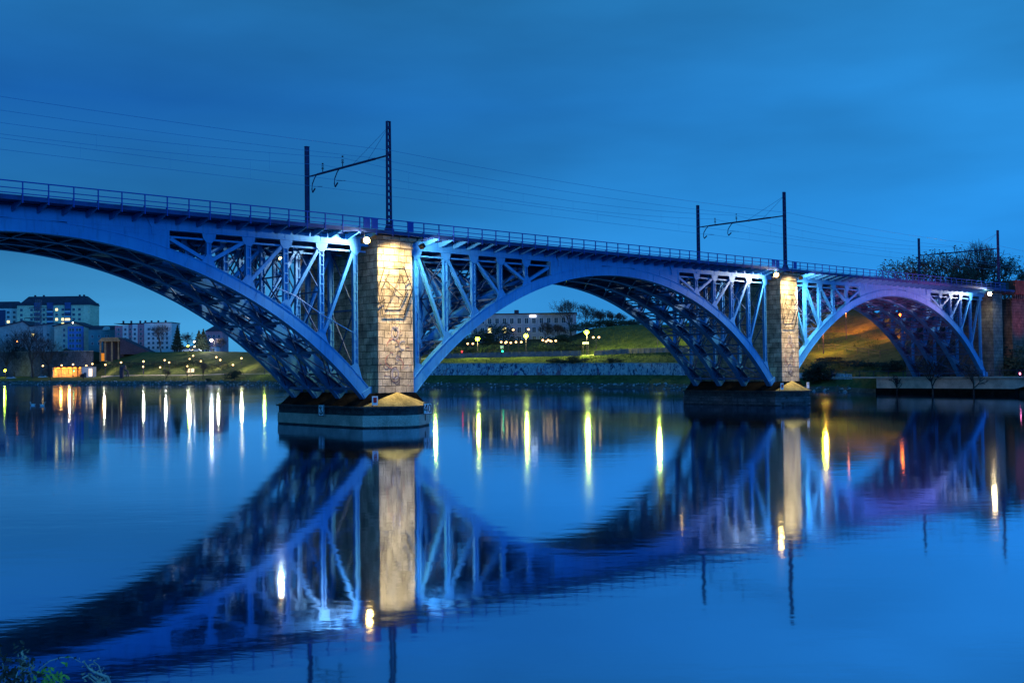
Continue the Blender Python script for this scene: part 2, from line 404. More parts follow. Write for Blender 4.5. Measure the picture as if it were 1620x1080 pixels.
# cross bracing between the ribs, one part per span
def bracing():
    mb = MB()
    xs = [s*o for s in (-1, 1) for o in OFF]
    for x in xs:
        ax = abs(x); zb = z_ext(ax)+.1; zt = GB-.2
        for a, b in zip(RIBT[:-1], RIBT[1:]):
            mb.bar((x, a, zt), (x, b, zt), .12, .2)
            if zt-zb > 1.2:
                nseg = 1 if zt-zb < 5 else 2
                for k in range(nseg):
                    q0 = zb+(zt-zb)*k/nseg; q1 = zb+(zt-zb)*(k+1)/nseg
                    mb.bar((x, a+.1, q0), (x, b-.1, q1), .09, .09); mb.bar((x, a+.1, q1), (x, b-.1, q0), .09, .09)
                    if k: mb.bar((x, a, q0), (x, b, q0), .1, .12)
    # along the arch barrel: struts, plates with rounded ends and crossed bars
    prev = None
    for k in range(-8, 9):
        x = k*3.13; ax = abs(x); ze, zi = z_ext(ax)-.12, z_int(ax)+.12
        for a, b in zip(RIBT[:-1], RIBT[1:]):
            mb.bar((x, a, ze), (x, b, ze), .12, .16); mb.bar((x, a, zi), (x, b, zi), .14, .2)
            mb.bar((x, a+.2, ze), (x, b-.2, zi), .07, .07); mb.bar((x, a+.2, zi), (x, b-.2, ze), .07, .07)
            if k < 8:
                x2 = (k+1)*3.13; zi2, ze2 = z_int(abs(x2))+.12, z_ext(abs(x2))-.12
                mb.bar((x, a, zi), (x2, b, zi2), .1, .1); mb.bar((x, b, zi), (x2, a, zi2), .1, .1)
                if ax > 10 or abs(x2) > 10: mb.bar((x, a, ze), (x2, b, ze2), .08, .08)
    # elliptical stiffening plates bent between the ribs
    for a, b in zip(RIBT[:-1], RIBT[1:]):
        for k in range(-8, 9):
            x = (k+.0)*3.13; sl = -x/RE
            m_ = (a+b)/2; z = (z_ext(abs(x))+z_int(abs(x)))/2
            for sd, y in ((-1, a+.18), (1, b-.18)):
                pts = []
                for q in range(9):
                    th = math.pi*q/8; pts.append((math.cos(th)*1.15, math.sin(th)*.62))
                k0 = len(mb.v)
                for px_, py_ in pts: mb.v.append((x+px_, y-sd*py_, z+sl*px_*1.05+.0))
                for px_, py_ in pts: mb.v.append((x+px_, y-sd*py_, z+sl*px_*1.05+.05))
                n = 9; mb.f.append(tuple(k0+i for i in range(n))); mb.f.append(tuple(k0+n+i for i in range(n))[::-1]); mb.mi += [0, 0]
                for i in range(n): mb.f.append((k0+i, k0+(i+1) % n, k0+n+(i+1) % n, k0+n+i)); mb.mi.append(0)
    return mb
br0 = bracing().build('cross_bracing', M['steel_shaded'], bridge, (CEN[0], 0, 0))
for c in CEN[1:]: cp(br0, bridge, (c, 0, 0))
# deck
d = MB(); S0, S1 = -66, 115.5
d.box(S0, S1, .5, 12.8, 15.42, 15.62)
d.box(S0, S1, -.95, .49, 15.50, 15.60); d.box(S0, S1, 12.81, 14.2, 15.50, 15.60)
d.box(S0, S1, -1.06, -.96, 15.44, 15.74); d.box(S0, S1, 14.21, 14.31, 15.44, 15.74)
for i in range(int((S1-S0)/.785)):
    s = S0+.4+i*.785; d.box(s-.07, s+.07, 1.6, 11.7, 15.16, 15.419)
deck = d.build('deck', M['deckm'], bridge)
bal = MB(); bal.prism([(S0, 2), (S1, 2), (S1, 11.3), (S0, 11.3)], 15.621, 15.85, 0, [(S0, 2.5), (S1, 2.5), (S1, 10.8), (S0, 10.8)])
bal.build('ballast_bed', simple('ballast', (.1, .09, .085), .95, .5, 9, bump=.6), deck)
rl = MB()
for t in (3.3, 4.75, 8.45, 9.9):
    rl.box(S0, S1, t-.035, t+.035, 15.9, 16.0)
rl.build('track_rails', simple('rail_steel', (.18, .12, .1), .35, .2, 4, metal=.8), deck)
# brackets under the walkway, near and far
bk = MB(); bk.plate([(0, 15.49), (2.0, 15.49), (2.0, 15.3), (1.95, 15.02), (1.6, 15.0), (.1, 15.38)], -.05, .05)
bk0 = bk.build('walkway_bracket', M['steel'], deck, (0, 0, 0), R(90))
PS = 1.57
first = True
for k in range(-38, 72):
    s = k*PS+.6
    if abs(s) < 1.7 or abs(s-SPAN) < 1.7: continue
    if not (-36 < s < 109): continue
    o = bk0 if first else cp(bk0, deck); first = False
    o.location = (s, -.98, 0); o.rotation_euler.z = R(90)
# railings, cut at the piers into sections
def railing(a, b, t, face):
    mb = MB()
    for z, r in ((16.6, .035), (16.17, .025), (15.86, .025)): mb.bar((a, t, z), (b, t, z), r*2, r*2)
    rr = mb.build('railing', M['rail'], bridge)
    return rr
pst = MB(); pst.box(-.035, .035, -.035, .035, 15.28, 16.6); pst.bar((-.0, 0, 15.9), (0, .5*1, 15.62), .04, .04)
pst0 = None
for a, b in ((-36, -1.5), (-1.5, 55), (55, 112.5)):
    rr = railing(a, b, -1.02, -1)
    for k in range(-38, 72):
        s = k*PS+.6
        if a <= s < b:
            if pst0 is None: pst0 = pst.build('railing_post', M['rail'], rr, (s, -1.04, 0))
            else: cp(pst0, rr, (s, -1.04, 0))
rr = railing(-36, 112.5, 14.26, 1)
for k in range(-22, 70): cp(pst0, rr, (k*PS+.6, 14.26, 0))
pn = MB(); pn.box(-.3, .3, -.03, .03, 15.76, 16.5); pn.box(-.33, .33, -.04, .04, 16.5, 16.56)
pn0 = None
for s in (-3.5, -2.75, .75, 51.7, 52.5, 56.0):
    if pn0 is None: pn0 = pn.build('railing_panel', M['rail'], bridge, (s, -1.1, 0))
    else: cp(pn0, bridge, (s, -1.1, 0))
# a thin service pipe sloping through the first spandrel
sp = MB(); sp.tube([(-10.8, .75, 11.0), (-8.8, .75, 10.3), (-6.4, .75, 8.9), (-3.2, .75, 7.4)], .045, 6); sp.build('service_pipe', M['steel'], bridge)

# piers
def base_poly(k=0., tb=13.2): return [(-3.35-k, -.1), (-.7-k*.5, -2.1-k), (.7+k*.5, -2.1-k), (3.25+k, -.1), (3.25+k, tb), (.7+k*.5, tb+2.2+k), (-.7-k*.5, tb+2.2+k), (-3.35-k, tb)]
def pier(s, hexa=True):
    mb = MB()
    b = .0
    mb.prism([(-1.76, 0), (1.76, 0), (1.76, 13.1), (-1.76, 13.1)], 2.75, 14.55, 0, [(-1.70, .03), (1.70, .03), (1.70, 13.1), (-1.70, 13.1)])
    p = mb.build('stone_pier', [M['stone']], bridge, (s, 0, 0))
    c = MB(); c.prism([(-1.78, -.06), (1.78, -.06), (1.78, 13.16), (-1.78, 13.16)], 14.551, 14.72)
    c.prism([(-1.72, -.02), (1.72, -.02), (1.72, 13.1), (-1.72, 13.1)], 14.721, 15.15, 0, [(-1.8, -.1), (1.8, -.1), (1.8, 13.2), (-1.8, 13.2)])
    c.prism([(-2.0, -.3), (2.0, -.3), (2.0, 13.4), (-2.0, 13.4)], 15.151, 15.41)
    c.build('pier_cap', M['stone'], p)
    f = MB(); q = base_poly()
    f.prism(base_poly(-.02), -1.5, .12, 1); f.prism(base_poly(.02), .12, .98, 0); f.prism(base_poly(-.1), .98, 1.56, 1); f.prism(base_poly(.16), 1.56, 1.70, 1)  # dark band under the top slab is painted ledge shadow; lowest course is wet
    f.build('pier_base', [M['concrete'] if s < 10 else M['oldstone'], M['concrete_dark']], p)
    t = MB(); t.add([(-3.4, -.08, 1.705), (-.5, -2.2, 1.705), (.6, -2.2, 1.705), (3.3, -.08, 1.705), (0, -.25, 2.78), (0, 0, 2.78)],
                    [(0, 1, 4), (1, 2, 4), (2, 3, 4), (0, 4, 5), (3, 5, 4), (0, 5, 3), (0, 3, 2, 1)])
    t.build('cutwater_cap', M['mossy'], p)
    t2 = MB(); t2.add([(-3.4, 13.2, 1.705), (-.5, 15.3, 1.705), (.6, 15.3, 1.705), (3.3, 13.2, 1.705), (0, 13.2, 2.78)], [(0, 4, 1), (1, 4, 2), (2, 4, 3), (0, 3, 4), (0, 1, 2, 3)])
    t2.build('cutwater_cap', M['mossy'], p)
    pl = MB(); pl.prism([(-3.1, .05), (3.1, .05), (3.1, 13.1), (-3.1, 13.1)], 1.71, 2.72, 0, [(-1.95, .02), (1.95, .02), (1.95, 13.1), (-1.95, 13.1)])
    pl.build('plinth', M['weed_dark'], p)  # plinth darkened in colour against lamp spill, not by weed
    # graffiti painted on the front face
    g = MB(); g2 = MB(); g3 = MB()
    def loop(mb, x, z, r, w, a0=0, a1=6.3, sx_=1, dy=-.012):
        n = 16
        for i in range(n):
            t0 = a0+(a1-a0)*i/n; t1 = a0+(a1-a0)*(i+1)/n
            mb.bar((x+math.cos(t0)*r*sx_, dy, z+math.sin(t0)*r), (x+math.cos(t1)*r*sx_, dy, z+math.sin(t1)*r), w, .012, up=(0, 1, 0))
    rnd = random.Random(int(s)+5)
    loop(g3, -.1, 7.6, .5, .16, 0, 6.3, .7); loop(g, -.05, 7.6, .32, .05, 0, 6.3, .6); loop(g2, -.3, 6.5, .6, .07, .3, 3.2)
    loop(g, -.1, 4.2, .62, .09, 1.2, 6.0, .8); loop(g, .05, 3.75, .35, .07, 0, 6.3, .8); loop(g3, -.1, 4.3, .4, .13, 0, 6.3, .8); loop(g2, -.5, 5.3, .55, .07, 2.0, 4.8); loop(g2, .2, 5.0, .5, .06, -.8, 1.6)
    loop(g, .35, 5.9, .25, .05, 0, 5); loop(g, -.95, 4.9, .25, .06, 0, 6.3); loop(g3, .7, 6.6, .35, .09, 1, 5); loop(g3, .15, 5.6, .2, .1, 0, 6.3, .7)
    for i in range(26):
        x, z = rnd.uniform(-1.5, 1.5), rnd.uniform(3.1, 7.9); a = rnd.uniform(0, 3.1); l = rnd.uniform(.1, .35)
        rnd.choice((g, g2, g3)).bar((x, -.012, z), (x+math.cos(a)*l, -.012, z+math.sin(a)*l), .05, .012, up=(0, 1, 0))
    g.build('dark_graffiti', M['paint_dark'], p); g2.build('red_graffiti', M['paint_red'], p); g3.build('grey_graffiti', M['paint_grey'], p)
    return p
pier(0); pier(SPAN); pier(-SPAN)
# hexagonal wire emblem hung on each pier face
for s, lab in ((0, 'nested hexagonal iron frame with two crossed rods on the nearest pier face'), (SPAN, 'hexagonal iron frame with crossed rods on the second pier face')):
    e = empty('hexagon_frame', bw(s, -.05, 0), PHI, lab, 'wall emblem', 'hexagonal frames on the bridge piers')
    P1 = [(-1.13, 12.94), (.73, 13.04), (1.62, 11.2), (.75, 9.06), (-1.35, 9.0), (-1.84, 11.0)]
    P2 = [(-.8, 12.3), (.45, 12.36), (1.1, 11.1), (.3, 9.72), (-1.1, 9.7), (-1.5, 11.05)]
    for P, nm, w in ((P1, 'outer_hexagon', .07), (P2, 'inner_hexagon', .05)):
        mb = MB()
        for i in range(6):
            a, b = P[i], P[(i+1) % 6]; k = 1.9 if i in (3, 2) else 1
            mb.bar((a[0], -.1, a[1]), (b[0], -.1, b[1]), w*k*.55, w*k*.55)
        for a in P: mb.bar((a[0]*.9, -.14, a[1]), (a[0]*.9, .08, a[1]), .03, .03)
        mb.build(nm, M['black'], e)
    mb = MB(); mb.bar((-1.25, -.16, 9.1), (.35, -.16, 12.3), .035, .035); mb.bar((-1.25, -.16, 11.9), (.6, -.16, 10.6), .035, .035)
    mb.bar((-1.75, -.16, 9.9), (-1.15, -.16, 10.3), .05, .05); mb.bar((.75, -.16, 11.6), (1.15, -.16, 12.0), .06, .06)
    mb.tube([(-.5, -.1, 9.0), (-.45, -.1, 8.4), (-.1, -.1, 8.15), (.2, -.1, 8.4), (.3, -.1, 9.0)], .02, 5)
    mb.build('crossed_rods', M['black'], e)
# abutment on the far bank
ab = MB()
ab.prism([(110.1, 0), (113.4, 0), (113.4, 14), (110.1, 14)], .5, 15.2)
ab.box(113.41, 150, 1.4, 14, .5, 14.6)
abut = ab.build('stone_abutment', M['stone_dark'], bridge)
a2 = MB(); a2.box(116.6, 150, -.1, 1.39, .5, 14.3); a2.build('wing_wall', M['redwall'], abut)
a3 = MB(); a3.box(116.55, 150, -.75, 1.39, 15.25, 17.2); a3.box(116.5, 150, -.85, 1.5, 17.2, 17.35); a3.build('brick_parapet', M['redbrick'], abut)
a5 = MB()
for k in range(46): a5.box(116.7+k*.72, 117.0+k*.72, -.6, -.11, 14.55, 15.249)
a5.box(116.6, 150, -.18, 1.39, 14.301, 14.55)
a5.build('corbel_course', M['redwall'], abut)
a4 = MB(); a4.box(109.8, 116.5, -.5, 14.3, 15.21, 15.9); a4.box(113.3, 116.45, .2, 14, 15.9, 17.0); a4.build('abutment_top', M['concrete_dark'], abut)
a6 = MB(); a6.box(113.5, 150, 1.32, 1.39, 7.6, 7.8); a6.build('string_course', M['stone_dark'], abut)

# ------------------------------------------------------------------ floodlights on the bridge
WARM, COOL = (1, .78, .40), (.78, .93, 1)
m_warm = emit('warm_lamp_glass', (255, 200, 105), 55)
def flood(s, t, z, lab, aim, lit=True, grp='floodlights hung on the bridge'):
    e = empty('floodlight', bw(s, t, z), PHI, lab, 'floodlight', grp)
    mb = MB(); ax = aim
    mb.box(-.22, .22, -.10, .16, -.17, .17); mb.box(-.26, .26, .161, .2, -.2, .2)
    h = mb.build('housing', M['black'], e); h.rotation_euler = (R(-35) if not lit else 0, 0, ax)
    g = MB()
    if lit:
        g.ball((0, -.3, 0), .24, 12, 8); g.build('lamp_glass', m_warm if s < 100 else emit('abutment_lamp_glass', (255, 215, 150), 190), e, smooth=True)
    else:
        g.box(-.19, .19, -.125, -.11, -.14, .14); g = g.build('lamp_glass', simple('lamp_glass_dark', (.3, .35, .35), .2), h)
    b = MB(); b.tube([(0, .05, .18), (0, .05, .75-.0), (0, 1.2, .8)], .03, 6); b.build('arm', M['black'], e)
    return e
FL = [(-3.95, -1.45, 14.68, 'lit floodlight on an arm at the left edge of the nearest pier'),
      (51.3, -1.4, 14.8, 'lit floodlight hanging just left of the second pier'),
      (105.2, -1.5, 14.74, 'lit floodlight at the far abutment end of the bridge')]
for i, (s, t, z, lab) in enumerate(FL):
    e = flood(s, t, z, lab, 0)
FR = [(1.9, -1.2, 14.71, 'small dark floodlight box hung right of the nearest pier'), (57.0, -1.2, 14.81, 'small dark floodlight box hung right of the second pier')]
for s, t, z, lab in FR: flood(s, t, z, lab, R(90), False)
for i, (s, t) in enumerate(((-2.5, 14.6), (53.9, 14.6), (2.4, 14.6), (58.6, 14.6))):
    e = flood(s, t, 14.9, ['lit floodlight on the far side of the bridge, left of the nearest pier', 'lit floodlight on the far side of the bridge, left of the second pier',
              'lit floodlight on the far side of the bridge, right of the nearest pier', 'lit floodlight on the far side of the bridge, right of the second pier'][i], R(180), True)
def blight(name, kind, s, t, z, en, col, size=.25, tgt=None, angle=90, blend=.7):
    return light(name, kind, bw(s, t, z), en, col, size, None if tgt is None else bw(*tgt), angle, blend)
# pier faces and girder ends
for s0, k in ((0, 1.), (SPAN, .9)):
    blight('unhoused_pier_spot', 'SPOT', s0-1.5, -2.6, 15.1, 6500*k, (1, .70, .30), .2, (s0+.1, 0, 11.5), 100, .8)  # spot hung in the air, away from the lamp's housing
    blight('unhoused_pier_spot', 'SPOT', s0-1.2, -3.4, 15.2, 11000*k, (1, .72, .38), .2, (s0+.3, 0, 5.6), 33, 1)  # added unseen spot without a housing, brightens the lower pier face
    blight('girder_floodlight', 'SPOT', s0-2.9, -1.6, 14.75, 4200*k, (1, .98, .9), .2, (s0-6.5, 1.1, 13.6), 110, .9)
    blight('truss_floodlight', 'SPOT', s0+1.9, -1.3, 14.6, 7500*k, (.95, .97, 1), .2, (s0+5.0, 1.1, 10.5), 105, .8)
    blight('girder_floodlight', 'SPOT', s0+2.2, -1.4, 14.75, 1300*k, (1, .97, .95), .2, (s0+6.5, 1.1, 14.9), 90, .9)
    blight('far_floodlight', 'SPOT', s0-2.6, 14.2, 14.6, 3000*k, (.8, .95, 1), .2, (s0-12, 6, 8.0), 110, .8)
    blight('far_floodlight', 'SPOT', s0+2.6, 14.2, 14.6, 3000*k, (.7, .95, 1), .2, (s0+12, 6, 8.0), 110, .8)
blight('girder_floodlight', 'SPOT', 106.5, -1.6, 14.8, 2600, (.9, .95, 1), .2, (102.5, 1.1, 14.6), 100, .9)
blight('unhoused_pier_spot', 'SPOT', 108, -1.8, 14.8, 700, (1, .85, .55), .2, (111.7, 0, 9), 90, .9)

# ------------------------------------------------------------------ overhead line
ZM = 24.8; ZBEAM = 22.07
def lattice_mast(s, t, lab, lattice=True):
    e = empty('catenary_mast', bw(s, t, 15.6), PHI, lab, 'mast', 'masts of the overhead line')
    mb = MB(); h = ZM-15.6
    if lattice:
        for sx_ in (-1, 1): mb.bar((sx_*.2, 0, 0), (sx_*.14, 0, h), .075, .24, up=(0, 1, 0))
        mb.build('mast_channels', M['mast'], e)
        bt = MB(); z = .3
        while z < h-.1:
            w = .2-.06*z/h; bt.box(-w, w, -.10, -.085, z, z+.2); bt.box(-w, w, .085, .10, z, z+.2); z += .52
        bt.box(-.18, .18, -.13, .13, h, h+.05); bt.build('batten_plates', M['mast'], e)
    else:
        mb.box(-.14, .14, -.12, .12, 0, h); mb.box(-.2, .2, -.17, .17, h, h+.05); mb.box(-.17, -.141, -.15, .15, 0, h-.01); mb.box(.141, .17, -.15, .15, 0, h-.01); mb.build('mast_column', M['mast'], e)
    b = MB(); b.prism([(-.42, -.3), (.42, -.3), (.42, .3), (-.42, .3)], -.0, .75, 0, [(-.22, -.15), (.22, -.15), (.22, .15), (-.22, .15)]); b.build('mast_foot', M['mast'], e)
    return e
ins = simple('insulator', (.06, .03, .05), .3, .1, 3)
PORT = [(-.5, 'nearest'), (SPAN-.55, 'middle'), (112.7, 'farthest')]
for s, nm in PORT:
    lattice_mast(s, .1, {'nearest': 'tall riveted mast of the nearest portal, on the river side above the lit pier', 'middle': 'tall lattice mast of the middle portal, on the river side above the second pier',
                 'farthest': 'lattice mast of the farthest portal, right of the trees above the abutment'}[nm])
    lattice_mast(s, 12.74, {'nearest': 'solid dark mast at the far end of the nearest portal beam', 'middle': 'shorter looking mast at the far end of the middle portal beam', 'farthest': 'mast at the far end of the farthest portal, left of the trees'}[nm], nm != 'nearest')
    e = empty('portal_beam', bw(s, 0, ZBEAM), PHI, f'thin portal beam with curved drop arms between the {nm} pair of masts', 'portal beam', 'portal beams of the overhead line')
    mb = MB(); mb.tube([(0, .1, 0), (0, 12.74, 0)], .075, 6); mb.tube([(0, 2, -.0), (0, 11, -.0)], .1, 6); mb.build('beam_tube', M['mast'], e)
    for t, dz in ((6.9, .9), (10.1, .75), (6.1, .15), (3.0, .2)):
        i_ = MB(); i_.tube([(0, t, 0), (0, t, dz*.6)], .04, 5)
        if dz > .5:
            for q in range(3): i_.tube([(0, t, dz*.45+q*.13), (0, t, dz*.45+q*.13+.05)], .12-.01*q, 8)
            i_.tube([(0, t, dz), (0, t, dz+.12)], .08, 6)
        i_.build('insulator', ins, e)
    sgn = 1 if nm == 'nearest' else -1
    for t in (7.4, 11.1):
        a = MB(); a.tube([(0, t, 0), (sgn*.0, t+.35, -.25), (0, t+.75, -.75), (0, t+.82, -1.2), (0, t+.7, -1.5)], .05, 6)
        a.tube([(0, t+.7, -1.5), (0, t+.3, -1.2)], .07, 6); a.tube([(0, t+.5, -1.0), (.1, t-.75, -1.15)], .02, 4)
        a.build('drop_arm', M['mast'], e)
    st = MB(); st.tube([(0, .1, 2.3), (0, 3.0, .1)], .018, 4); st.tube([(0, .1, 2.3), (0, 5.2, .1)], .018, 4); st.build('stay_wires', M['wire'], e)
def wire(t, z, sag, lab, r=.012, drop=None, s_rng=None):
    ss = s_rng or [-SPAN-.5, -.5, SPAN-.55, 112.7, 170]
    e = MB()
    for a, b in zip(ss[:-1], ss[1:]):
        pts = []
        for i in range(15):
            q = i/14; p = bw(a+(b-a)*q, t, z-4*sag*q*(1-q)); pts.append(p)
        e.tube(pts, r, 4)
        if drop:
            for i in range(1, 8):
                q = i/8; zt = z-4*sag*q*(1-q); p = bw(a+(b-a)*q, t, zt); p2 = Vector((p.x, p.y, drop)); e.tube([p, p2], r*.5, 3)
    o = e.build('overhead_wire', M['wire']); tag(o, lab, 'wire', 'overhead wires along the bridge')
wire(-.25, 22.4, .45, 'outermost overhead wire, strung past the river side masts', .014)
wire(6.9, 22.9, 1.0, 'messenger wire of the near track, with droppers hanging to the wire below', .013, 20.95)
wire(10.1, 22.8, 1.0, 'messenger wire of the far track, with droppers hanging to the wire below', .013, 20.8)
wire(6.9, 20.95, .1, 'contact wire of the near track, lowest on the river side', .013)
wire(10.1, 20.8, .1, 'contact wire of the far track, lowest on the far side', .013)
wire(3.0, 22.35, .5, 'plain overhead wire between the outermost wire and the near track')

# ------------------------------------------------------------------ signs on the pier bases
def sign(name, s, t, z, w, h, lab, build, rz=0, pole=None):
    e = empty(name, bw(s, t, z), PHI+rz, lab, 'sign'); mb = MB(); mb.box(-w/2, w/2, -.02, .02, 0, h); mb.build('board', M['white'], e); build(e)
    b = MB(); b.box(-.04, .04, .021, .4, h*.4, h*.5); b.tube([(0, .3, -.5), (0, .3, h*.45)], .035, 6); b.build('bracket', M['black'], e)
    return e
def s40(e):
    f = MB(); w, h = .9, .95
    for a in ((-w/2, -w/2+.05, 0, h), (w/2-.05, w/2, 0, h), (-w/2, w/2, 0, .05), (-w/2, w/2, h-.05, h)): f.box(a[0], a[1], -.045, -.02, a[2], a[3])
    f.build('sign_border', M['black'], e)
    g = MB(); k = .075
    g.bar((-.08, -.032, .15), (-.08, -.032, .82), k, .02, up=(0, 1, 0)); g.bar((-.08, -.034, .82), (-.34, -.034, .36), k, .02, up=(0, 1, 0)); g.bar((-.36, -.036, .36), (.0, -.036, .36), k, .02, up=(0, 1, 0))
    pts = [(.20+.12*math.cos(a), .48+.32*math.sin(a)) for a in [i*math.pi/8 for i in range(17)]]
    for a, b in zip(pts[:-1], pts[1:]): g.bar((a[0], -.032, a[1]), (b[0], -.032, b[1]), k, .02, up=(0, 1, 0))
    g.build('numerals', M['black'], e)
sign('number_sign', 2.05, -1.45, .95, .9, .95, 'square white sign with a black 40 on the tip of the nearest pier base', s40)
def sred(e):
    g = MB(); g.box(-.16, .16, -.035, -.02, .2, .62); g.build('red_panel', M['signred'], e)
sign('channel_sign', -2.7, -.85, 1.82, .55, .72, 'small white sign with a dark red panel on the mossy cap of the nearest pier', sred)
sign('channel_sign', SPAN-3.1, -.85, 1.85, .55, .75, 'small white sign with a dark red panel left on the second pier base', sred)
def splain(e):
    g = MB(); g.box(-.2, .2, -.035, -.02, .52, .56); g.build('dark_stripe', M['black'], e)
sign('marker_board', SPAN+2.6, -.6, 1.9, .5, .7, 'plain white marker board on the right end of the second pier base', splain)
def sanchor(e):
    g = MB(); g.bar((0, -.03, .12), (0, -.03, .85), .05, .015, up=(0, 1, 0)); g.bar((-.2, -.032, .78), (.22, -.032, .2), .05, .015, up=(0, 1, 0)); g.bar((-.2, -.034, .3), (0, -.034, .12), .05, .015, up=(0, 1, 0)); g.bar((.2, -.034, .3), (0, -.034, .12), .05, .015, up=(0, 1, 0)); g.bar((-.14, -.034, .7), (.14, -.034, .7), .05, .015, up=(0, 1, 0))
    g.build('crossed_anchor', M['black'], e)
    f = MB(); w, h = .62, .95
    for a in ((-w/2, -w/2+.04, 0, h), (w/2-.04, w/2, 0, h), (-w/2, w/2, 0, .04), (-w/2, w/2, h-.04, h)): f.box(a[0], a[1], -.04, -.02, a[2], a[3])
    f.build('sign_border', M['black'], e)
sign('mooring_sign', -3.62, 5.6, .85, .62, .95, 'white sign with a crossed anchor on the long side of the nearest pier base', sanchor, R(-75))

# ------------------------------------------------------------------ far bank
def grass(name, c1, c2, sc=.35):
    m = MatB(name); a = m.mr(m.noise(sc, 6, rough=.65), .35, .65, 0, 1); b = m.mr(m.noise(sc*9, 5, rough=.7), .3, .7, .55, 1.45)
    col = m.mix(1, m.mix(a, tuple(c1), tuple(c2)), b, 'MULTIPLY'); m.l(col, m.b.inputs['Base Color']); m.b.inputs['Roughness'].default_value = .95; m.b.inputs['Specular IOR Level'].default_value = .1
    m.bump(m.noise(sc*14, 4), .9, .25); return m.m
G = {'grass': grass('meadow', (.04, .062, .022), (.11, .115, .04)), 'rip': simple('shore_earth', (.06, .06, .055), .95, .5, .5, bump=.8, scale2=4), 'path': simple('footpath', (.26, .21, .20), .9, .25, .4, scale2=3),
     'scrub': grass('scrub', (.025, .035, .02), (.05, .05, .025), .6), 'earth': simple('town_ground', (.08, .08, .085), .95, .4, .05, scale2=.6)}
def DQ(px): return on_s(px, 107.0)
# columns of the far bank: pixel column, shoreline distance, then (extra distance, photo row) or ('z', height)
def z_(v): return ('z', v)
COLS = [
 (-700, 900, [(4, z_(1.6)), (20, z_(2.2)), (21, z_(2.4)), (35, z_(3)), (60, z_(3.2)), (62, z_(3.3)), (63, z_(9)), (120, z_(12)), (900, z_(14))]),
 (-200, 560, [(4, z_(1.6)), (20, z_(2.2)), (21, z_(2.4)), (35, z_(3)), (60, z_(3.2)), (62, z_(3.3)), (63, z_(9)), (120, z_(14)), (900, z_(18))]),
 (0, 509, [(4, 602.5), (16, 600), (20, 599), (32, 597.5), (52, 596), (60, 595.5), (61, 569), (66, 556), (900, 557)]),
 (148, 460, [(4, 602.5), (14, 600), (18, 599), (32, 597), (52, 596), (60, 595), (61, 569), (92, 556), (900, 557)]),
 (160, 456, [(4, 602.5), (14, 600), (18, 599), (30, 597), (44, 594), (60, 583), (75, 574), (108, 557), (900, 557)]),
 (182, 448, [(4, 602.5), (14, 598), (18, 597), (26, 595), (34, 594), (55, 578), (78, 568), (100, 557), (900, 557)]),
 (222, 432, [(4, 602.5), (14, 596.5), (18, 595.5), (24, 594), (30, 593), (50, 580), (72, 565), (90, 557), (900, 557)]),
 (300, 408, [(4, 602.5), (14, 598), (18, 597), (24, 594), (30, 592.5), (50, 580), (72, 565), (90, 556), (900, 557)]),
 (360, 387, [(4, 602.5), (14, 597), (18, 595), (24, 592), (30, 591), (50, 578), (72, 565), (90, 556), (900, 557)]),
 (430, 356, [(4, 603), (13, 597), (16, 595), (22, 591), (28, 590), (46, 577), (70, 565), (88, 557), (900, 557)]),
 (560, 315, [(4, 604), (9, 597), (9.3, 585), (24, 575), (32, 574), (48, 566), (70, 560), (100, 554), (900, 556)]),
 (680, 284, [(3, 605.5), (9, 592.7), (9.4, 575.8), (22, 567), (29, 566), (45, 558), (75, 548), (110, 541), (900, 548)]),
 (780, 270, [(3, 605.5), (9, 592.6), (9.4, 575.6), (22, 565), (29, 564.5), (45, 555), (72, 544), (100, 534), (900, 548)]),
 (900, 254, [(3, 606), (9, 592.5), (9.4, 575.4), (22, 563), (29, 562), (45, 553), (70, 543), (100, 533), (900, 548)]),
 (940, 248, [(3, 606), (9, 592.5), (9.4, 575.4), (22, 562), (29, 560.5), (45, 542), (62, 528), (78, 518), (900, 548)]),
 (993, 240, [(3, 606), (9, 592.4), (9.4, 575.2), (22, 559), (29, 557.5), (45, 536), (60, 522), (74, 513.5), (900, 548)]),
 (1060, 224, [(3, 607), (9, 592.6), (9.4, 575.4), (22, 557), (29, 555.5), (44, 535), (60, 522), (78, 514), (900, 546)]),
 (1150, 208, [(3, 609), (8, 595), (8.4, 578), (20, 560), (27, 557), (42, 532), (60, 514), (80, 503), (900, 544)]),
 (1265, 192, [(3, 611), (8, 598), (9, 592), (18, 570), (26, 556), (40, 532), (60, 505), (85, 486), (900, 540)]),
 (1320, 186, [(3, 611), (8, 600), (12, 592), (20, 566), (27, 553.5), (42, 525), (60, 495), (80, 470), (900, 540)]),
]
for px in (1393, 1437, 1480, 1520, 1560, 1600, 1660, 1740):
    f_ = min(1, (px-1393)/167)
    COLS.append((px, DQ(px)+(1.2 if px < 1610 else 0), [(.3, z_(.6)), (.6, z_(2.35)), (4.5, z_(2.4)), (14, z_(3.6)), (25, z_(6.0+2*f_)), (38, z_(9.5+2*f_)), (55, z_(14.2)), (75, z_(16.5)), (900, z_(20))]))
COLS.append((2100, DQ(1740)-8, [(.3, z_(.6)), (3, z_(2.0)), (8, z_(3)), (14, z_(5)), (25, z_(8.0)), (38, z_(12)), (50, z_(16.2)), (75, z_(16.5)), (900, z_(20))]))
def col_pts(c):
    px, D0, rows = c; out = []
    p = at(px, 600, D0-9); out.append(Vector((p.x, p.y, -1.8)))
    p = at(px, 600, D0); out.append(Vector((p.x, p.y, -.06)))
    for dD, v in rows:
        D = D0+dD
        if isinstance(v, tuple): p = at(px, 600, D); p.z = v[1]
        else: p = at(px, v, D)
        out.append(p)
    p = at(px, 600, 2600); p.z = 26; out.append(p); p = at(px, 600, 6000); p.z = 40; out.append(p)
    return out
